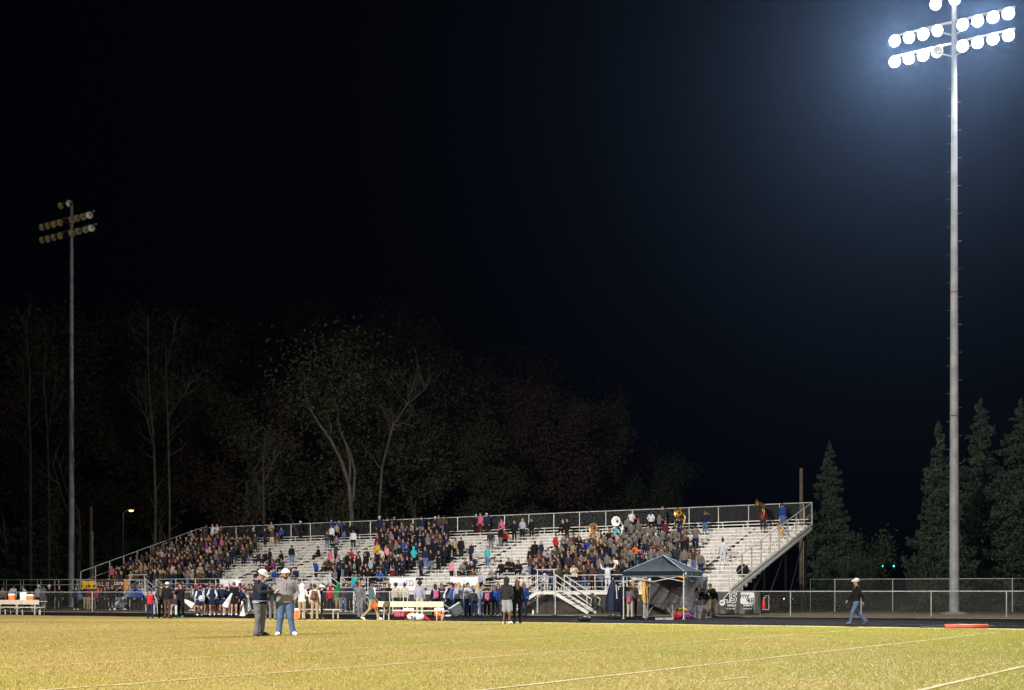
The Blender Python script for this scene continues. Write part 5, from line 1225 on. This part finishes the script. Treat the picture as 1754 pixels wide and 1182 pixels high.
# --- banners on the walkway rail
def railx(px): return lx_at(px)
def flat_banner(name, label, px0, px1, z0, z1, m_, wob=.02):
    a, b_ = lx_at(px0), lx_at(px1); p = b2w(a, -.05); t = thing(name, label, 'banner' if name == 'cloth_banner' else 'poster', p, ANG); L = b_-a; v = []; n = 16
    for i in range(n+1):
        for k in range(5): v.append((L*i/n, wob*math.sin(i*.9+k), z0+(z1-z0)*k/4-.02*math.sin(math.pi*i/n)*(k == 4)))
    o = MB().add(v, [(i*5+k, (i+1)*5+k, (i+1)*5+k+1, i*5+k+1) for i in range(n) for k in range(4)]).build('sheet', m_, t); o.modifiers.new('thickness', 'SOLIDIFY').thickness = .003
    return t, L
PAPER = mat('paper', (.68, .68, .70), .9, nscale=4, namt=.06)
INKB = mat('ink_pale_blue', (.30, .52, .75), .8)
t, L = flat_banner('paper_poster', 'white paper poster with hand lettering hung on the rail behind the bench', 668, 713, 1.45, 2.36, PAPER)
text('lettering', 'gear', .50, INKB, t, (L*.36, -.04, 1.93), (R(90), 0, 0), .002, -.008); text('lettering', 'ED', .58, INK, t, (L*.78, -.04, 1.95), (R(90), 0, 0), .002, -.012)
t, L = flat_banner('paper_poster', 'white paper poster with pale marks hung on the rail behind the blue group', 771.5, 820, 1.78, 2.36, PAPER); text('lettering', 'GO LIONS' if False else 'i  m', .30, INKB, t, (L*.5, -.04, 2.10), (R(90), 0, 0), .002, -.006)
t, L = flat_banner('paper_poster', 'plain white paper sheet on the rail above the cheerleaders', 377, 414, 1.75, 2.36, PAPER)
YEL = mat('banner_yellow', (.75, .50, .03), .8, nscale=3, namt=.1); BRN = mat('banner_brown', (.075, .035, .018), .85, nscale=3, namt=.2); ORB = mat('banner_amber', (.60, .28, .04), .8, nscale=3, namt=.2)
t, L = flat_banner('cloth_banner', 'yellow cloth banner at the left end of the rail', 141, 166, 1.6, 2.32, YEL, .05)
t, L = flat_banner('cloth_banner', 'brown banner with white hand lettering next to the yellow one', 166, 212, 1.55, 2.42, BRN, .03)
text('lettering', 'H I L L , O', .42, WHT, t, (L*.22, -.07, 2.02), (R(90), 0, 0), .002, .004); text('lettering', 'Lions', .52, WHT, t, (L*.84, -.07, 2.12), (R(90), 0, 0), .002, .006, shear=.3)
t, L = flat_banner('cloth_banner', 'amber cloth banner at the right end of the brown one', 213, 221, 1.4, 2.42, ORB, .05)

# --- cheer gear
def megaphone(px, s, z, rx, ry, lab):
    t = thing('megaphone', lab, 'megaphone', wpt(px, s, z), 0, 'white cheer megaphones')
    M = Matrix.Rotation(R(ry), 4, 'Y') @ Matrix.Rotation(R(rx), 4, 'X')
    MB().lathe([(.19, 0), (.185, .02), (.045, .78), (.05, .82)], 20, M).lathe([(.175, .004), (.04, .77)], 20, M).build('cone', WPL, t, True); MB().tube([M @ Vector((0, -.15, .25)), M @ Vector((0, -.20, .38)), M @ Vector((0, -.10, .50))], .012, 6).build('handle', BLK, t)
megaphone(415, 30.8, 0, 0, 0, 'white megaphone standing upright on the track by the cheerleaders'); megaphone(424.5, 29.8, .32, 4, 0, 'white megaphone held upright, rightmost of the cheer group')
megaphone(386, 31.4, .52, 0, 26, 'white megaphone slanting in front of the cheer huddle'); megaphone(331.5, 31.0, .55, 0, -58, 'white megaphone pointing down left of the huddle')
o = link('pompom', sdfmesh('pompom', [ell_((0, 0, 0), (.15, .15, .15), 0)]+[cap_((0, 0, 0), tuple(np.array((math.cos(a)*math.sin(b), math.sin(a)*math.sin(b), math.cos(b)))*.19), .03, .015, 0, .01) for a in np.arange(0, 6.2, .8) for b in (.5, 1.2, 1.9, 2.6)], .014), cloth('w')); o.location = wpt(345, 31.0, .98); tag(o, 'round white pompom held in the cheerleader huddle', 'pompom')
t = thing('paddle_sign', 'round white paddle sign held up behind the cheerleaders', 'sign', wpt(406, 26.0, 1.95), 0); MB().lathe([(.001, -.012), (.20, -.012), (.20, .012), (.001, .012)], 22, Matrix.Rotation(R(90), 4, 'X')).build('disc', WHT, t); MB().tube([(0, 0, .18), (0, 0, .46)], .02, 6).build('stick', WHT, t)

# --- instruments
def torus_pts(c, r, n=20, M=None, a0=0, a1=2*math.pi, sx=1.):
    out = []
    for k in range(n+1):
        a = a0+(a1-a0)*k/n; p = Vector((math.cos(a)*r*sx, 0, math.sin(a)*r)); p = (M @ p) if M is not None else p; out.append(p+Vector(c))
    return out
def sousaphone(par_o, lab, m_, side=1, yaw=0):
    t = thing('sousaphone', lab, 'sousaphone', par_o.location, par_o.rotation_euler.z+yaw)
    M = Matrix.Rotation(R(28*side), 3, 'Y') @ Matrix.Rotation(R(-8), 3, 'X')
    MB().tube(torus_pts((0, -.02, 1.28), .38, 26, M), .036, 10).tube(torus_pts((.05*side, -.12, 1.15), .17, 18, M), .018, 8).tube([(-.36*side, -.1, 1.45), (-.2*side, -.22, 1.52), (0, -.17, 1.57)], .015, 6).build('coil', m_, t, True)
    MB().tube([(.40*side, .05, 1.35), (.36*side, .16, 1.68), (.24*side, .10, 1.92), (.16*side, -.08, 1.98)], [.055, .065, .085, .11], 14, cap=False).build('neck', m_, t, True)
    B = Matrix.Translation((.13*side, -.20, 1.98)) @ Matrix.Rotation(R(90), 4, 'X')
    MB().lathe([(.10, -.12), (.12, .0), (.17, .10), (.27, .18), (.345, .205), (.35, .20), (.27, .165), (.16, .085), (.10, -.02), (.05, -.10)], 28, B).build('bell', m_, t, True)
    MB().lathe([(.001, -.02), (.10, -.02)], 20, B).build('throat', BLK, t)
sousaphone(sp3, 'brass sousaphone with its bell raised above the rail in the middle of the band', BRASS)
sousaphone(sp1, 'brass sousaphone carried by the person in maroon by the back rail', BRASS, -1, -1.1)
def near_person(px, py):
    return min((d for d in BYROW), key=lambda d: abs(CX+d['o'].location.x*F/d['o'].location.y-px)+abs(HOR-(d['o'].location.z+1.6-H)*F/d['o'].location.y-py))['o']
q = near_person(1058, 902); q.rotation_euler.z = ANG
sousaphone(q, 'white sousaphone with curved white bell rim at the left of the band', WPL, 1)
q = near_person(1016, 912); q.rotation_euler.z = ANG
sousaphone(q, 'dull brass sousaphone deep in the crowd left of the band', mat('brass_dull', (.42, .26, .13), .45, .8))
x, y = place_px(1337, 13, .2)
t = thing('baritone_horn', 'gold baritone horn standing on the planks beside the person in royal blue', 'horn', b2w(x, y, row_z(13)+.03), ANG)
MB().tube(torus_pts((0, 0, .55), .32, 24, None, sx=.5), .045, 10).tube(torus_pts((.02, -.06, .50), .18, 18, None, sx=.6), .022, 8).build('coil', BRASS, t, True); MB().lathe([(.05, .0), (.06, .25), (.10, .45), (.19, .55), (.20, .55)], 20, Matrix.Translation((-.16, 0, .55))).build('bell', BRASS, t, True)
MB().tube([(.17, -.05, .15), (.20, -.05, .62)], .03, 8).tube([(.12, -.07, .2), (.13, -.07, .6)], .02, 8).build('valve', BRASS, t)
x, y = place_px(1054, 2, .12)
t = thing('bass_drum', 'large white headed bass drum beside the drum major with raised arms', 'drum', b2w(x, y, row_z(2)+1.02), ANG+.5)
B = Matrix.Rotation(R(90), 4, 'X')
MB().lathe([(.40, -.17), (.40, .17)], 28, B).build('shell', mat('drum_shell', (.10, .10, .11), .3), t, True); MB().lathe([(.001, .175), (.385, .175)], 28, B).lathe([(.385, -.175), (.001, -.175)], 28, B).build('drum_head', WHT, t); MB().tube(torus_pts((0, -.175, 0), .395, 28), .018, 6).tube(torus_pts((0, .175, 0), .395, 28), .018, 6).build('hoop', GALV, t, True)
def trumpet(o, lab, nm='trumpet'):
    t = thing(nm, lab, 'trumpet', o.location, o.rotation_euler.z)
    MB().tube([(0, -.14, 1.535), (0, -.55, 1.50)], .010, 6).lathe([(.012, 0), (.03, .08), (.062, .13)], 14, Matrix.Translation((0, -.52, 1.50)) @ Matrix.Rotation(R(95), 4, 'X')).build('bell', BRASS, t, True); MB().tube([(0, -.22, 1.53), (0, -.22, 1.44), (0, -.44, 1.43), (0, -.44, 1.51)], .012, 6).build('slide', BRASS, t); MB().tube([(0, -.30, 1.42), (0, -.30, 1.57)], .014, 6).tube([(0, -.34, 1.42), (0, -.34, 1.57)], .014, 6).build('valve', BRASS, t)
for px, py, lab in ((1207, 878, 'trumpet of the player in navy and jeans near the back rail'), (1115, 903, 'trumpet held just right of the band centre'), (1147, 912, 'trumpet raised in front of the sousaphone player'), (1105, 915, 'trumpet in the second file of grey shirts'), (1172, 905, 'trumpet near the right edge of the band'), (1192, 902, 'trumpet of the rightmost grey shirted player')):
    trumpet(near_person(px, py), lab)
t = thing('saxophone', 'gold saxophone held at the head of the right access stair', 'saxophone', b2w(lx_at(983, .7), .7, WZ), ANG+.9)
MB().tube([(0, -.20, 1.48), (0, -.26, 1.46), (0, -.30, 1.30), (.04, -.34, .95), (.05, -.38, .88), (.06, -.44, .93)], [.010, .014, .022, .034, .04, .05], 10).build('body', BRASS, t, True); MB().lathe([(.05, 0), (.06, .14), (.085, .20)], 14, Matrix.Translation((.06, -.44, .92))).build('bell', BRASS, t, True)

# --- backpacks worn on the back
def backpack(o, lab, m_, sc=1., m2=None):
    k = o.scale.z; t = thing('backpack', lab, 'backpack', o.location, o.rotation_euler.z); t.scale = (k*sc,)*3
    link('pack_body', sdfmesh('pack', [cap_((-.05, .19, 1.04), (-.05, .19, 1.30), .10, .09, 0, .05), cap_((.05, .19, 1.04), (.05, .19, 1.30), .10, .09, 0, .05), cap_((0, .20, 1.04), (0, .19, 1.33), .10, .09, 0, .05), ell_((0, .27, 1.07), (.11, .06, .10), 0, .02)], .02, 0), m_, t)
    m = MB()
    for s in (-1, 1): m.tube([(.10*s, .14, 1.36), (.12*s, .06, 1.47), (.12*s, -.07, 1.42), (.13*s, -.14, 1.25), (.13*s, .02, 1.02), (.10*s, .14, .98)], .017, 6)
    m.build('strap', m2 or m_, t)
def gfind(lab): return next(o for o, _ in PEOPLE if lab in o.get('label', ''))
backpack(gfind('maroon backpack seen'), 'maroon and black backpack worn by the person in cream', PLAST('maroon', (.06, .015, .02)))
backpack(gfind('with pink backpack under'), 'pink backpack worn by the girl in grey coat', cloth('p'), .85); backpack(gfind('bright pink backpack'), 'bright pink backpack in the blue group', cloth('p')); backpack(gfind('dark grey backpack'), 'dark grey backpack worn by the pony tailed child', cloth('G'))
backpack(gfind('pink and white bag'), 'pink and white backpack at the left of the blue group', cloth('p'), m2=WHT); backpack(gfind('dark brown jacketed'), 'black backpack worn by the person in dark brown', PLAST('bag_black', (.012, .012, .014)), 1.05)
# --- things held by the people on the grass
o = h1[0]; t = thing('notepad', 'white notepad held by the man in the varsity jacket', 'notepad', o.matrix_basis @ Vector((.0, -.46, 1.19)), o.rotation_euler.z); t.rotation_euler.x = R(-35); MB().box((0, 0, 0), (.13, .20, .012)).build('pages', WHT, t); MB().tube([(.02, -.02, .01), (.07, .05, .09)], .005, 5).build('pen', BLK, t)
o = gfind('teal jacket over white'); t = thing('pinny_bag', 'bright orange red bundle hanging from the walking man hand', 'bag', o.matrix_basis @ Vector((-.26, -.22, .62)), o.rotation_euler.z)
link('bundle', sdfmesh('bundle', [cap_((0, 0, .18), (0, 0, .02), .06, .13, 0, .05), ell_((.05, .03, .0), (.12, .10, .13), 0, .05)], .02, .008), cloth('O'), t); 
m = sdfmesh('shirt_front', [ell_((0, -.10, 1.20), (.085, .065, .27), 0)], .014, 0); m.materials.append(None); c = add_child(o, m, 'shirt_front', cloth('w'), (0, 0, 0), 0)
# water bottle by the stair
t = ground_thing('water_bottle', 'clear white bottle standing on the kerb left of the right stair', 'bottle', 913, 30.2, 0); MB().lathe([(.001, 0), (.05, 0), (.052, .22), (.022, .28), (.022, .32)], 12).build('body', WPL, t, True); MB().lathe([(.026, .31), (.026, .345), (.001, .345)], 12).build('cap', cloth('u'), t)
# tripod of the sideline camera / open umbrella-like black dome seat on the front rows
for px, row, lab in ((1272, 3, 'round black umbrella resting open on the low right seats'), (1027, 0, 'round black umbrella resting open behind the closed navy one')):
    x, y = place_px(px, row, .25); t = thing('open_umbrella', lab, 'umbrella', b2w(x, y, row_z(row)+.12), ANG)
    M = Matrix.Translation((0, 0, .32)) @ Matrix.Rotation(R(75), 4, 'X'); MB().lathe([(.42, .0), (.38, .10), (.24, .20), (.001, .26)], 8, M).build('canopy', cloth('k'), t); MB().tube([M @ Vector((0, 0, .26)), M @ Vector((0, 0, -.45))], .01, 5).build('shaft', BLK, t)

# --- street furniture and far lights
WOOD = mat('pole_wood', (.11, .088, .055), .9, nscale=4, namt=.25, bump=.3)
def util(px, ytop, s, lab, r=.14, br=False):
    h = H+(HOR-ytop)/s; t = thing('utility_pole', lab, 'pole', wpt(px, s), R(20)); MB().tube([(0, 0, -.1), (0, 0, h)], [r*1.25, r], 10).build('shaft', WOOD, t, True)
    MB().beamx((-.7, 0, h-.5), (.7, 0, h-.5), .09, .11).build('crossarm', WOOD, t) if br else None
    MB().tube([(r*1.2, -.05, 1), (r*1.2, -.05, h*.75)], .03, 6).build('conduit', GALV, t)
util(1372.5, 802, 21.5, 'wooden utility pole rising behind the right end of the bleacher'); util(156, 868, 17.3, 'short wooden pole right of the unlit light pole')
t = thing('street_lamp', 'small street lamp glowing amber in front of the conifers', 'street lamp', wpt(211, 17.6)); hl_ = H+(HOR-874)/17.6
MB().tube([(0, 0, 0), (0, 0, hl_-.3)], [.10, .06], 8).build('post', DKST, t); MB().tube([(0, 0, hl_-.4), (.25, -.05, hl_-.05), (.60, -.1, hl_)], .035, 6).build('arm', DKST, t)
link('lamp_head', sdfmesh('lamp_head', [ell_((.78, -.1, hl_+.02), (.34, .15, .10), 0)], .03), HOUS, t)
lm_ = link('lens', sdfmesh('lens', [ell_((.82, -.12, hl_-.035), (.25, .14, .11), 0)], .025), mat('amber_glow', (1, .52, .12), emit=3.2), t)
l = bpy.data.lights.new('street_glow', 'POINT'); l.energy = 60; l.color = (1, .6, .25); l.shadow_soft_size = .15; lo = bpy.data.objects.new('street_glow', l); COL.objects.link(lo); lo.location = t.location+Vector((.8, -.35, hl_-.25))
for k, px in enumerate((1512, 1531)):
    s = 9.5; t = thing('traffic_signal', ('left' if k == 0 else 'right')+' one of the two far green traffic signals', 'traffic light', wpt(px, s, H+(HOR-965)/s-.5), 0, 'far green traffic signals')
    MB().box((0, .12, .15), (.36, .22, 1.1)).build('housing', HOUS, t)
    for z, mm in ((.5, BLK), (.15, BLK), (-.2, mat('signal_green', (.05, 1, .62), emit=6))):
        M = Matrix.Translation((0, .0, z+.2)) @ Matrix.Rotation(R(90), 4, 'X'); MB().lathe([(.001, .01), (.15, .0)], 14, M).build('lens', mm, t)
t = thing('signal_gantry', 'far pole and mast arm carrying the green signals', 'pole', wpt(1560, 9.4)); hz_ = H+(HOR-960)/9.5+.6
MB().tube([(0, .3, 0), (0, .3, hz_)], .12, 8).build('mast', DKST, t); MB().tube([(0, .3, hz_), (-6.2, .3, hz_+.2)], .07, 8).build('arm', DKST, t)
def car(px, s, lab, c_, rz, lights):
    t = thing('parked_car', lab, 'car', wpt(px, s), R(rz)); 
    link('body', sdfmesh('car', [ell_((0, 0, .62), (2.15, .88, .36), 0), cap_((-1.9, 0, .55), (1.9, 0, .55), .30, .30, 0, .2), ell_((-.1, 0, 1.0), (1.15, .74, .46), 0, .1), cap_((-1.6, .55, .55), (1.6, .55, .55), .3, .3, 0, .1), cap_((-1.6, -.55, .55), (1.6, -.55, .55), .3, .3, 0, .1)], .07), PLAST(c_[0], c_[1]), t)
    for x in (-1.3, 1.3):
        for y in (-.78, .78): w = MB().tube([(x, y-.09, .33), (x, y+.09, .33)], .33, 16).build('wheel', BLK, t); MB().tube([(x, y-.10, .33), (x, y+.10, .33)], .18, 12).build('rim', GALV, w)
    for y in (-.55, .55): MB().lathe([(.001, .02), (.11, .0)], 12, Matrix.Translation((2.16, y, .62)) @ Matrix.Rotation(R(90), 4, 'Y')).build('headlight', lights, t)
    for y in (-.55, .55): MB().box((-2.18, y, .68), (.04, .25, .12)).build('tail_light', mat('tail_red', (.9, .03, .02), emit=1.5), t)
HL = mat('headlamp_glow', (1, .93, .80), emit=14)
car(1350, 13, 'parked car with headlights on seen through the fence', ('dark_blue', (.02, .03, .06)), -100, HL); car(1328, 11.5, 'farther parked car facing the fence left of the brighter headlights', ('dark_grey', (.04, .04, .04)), -80, HL)
car(1340, 12.1, 'parked car showing red tail lights between the other two', ('dark_red', (.08, .01, .01)), 95, BLK); car(1676, 12, 'lone far parked car beyond the right light pole', ('silver', (.15, .15, .16)), -75, HL)
print('THINGS DONE')
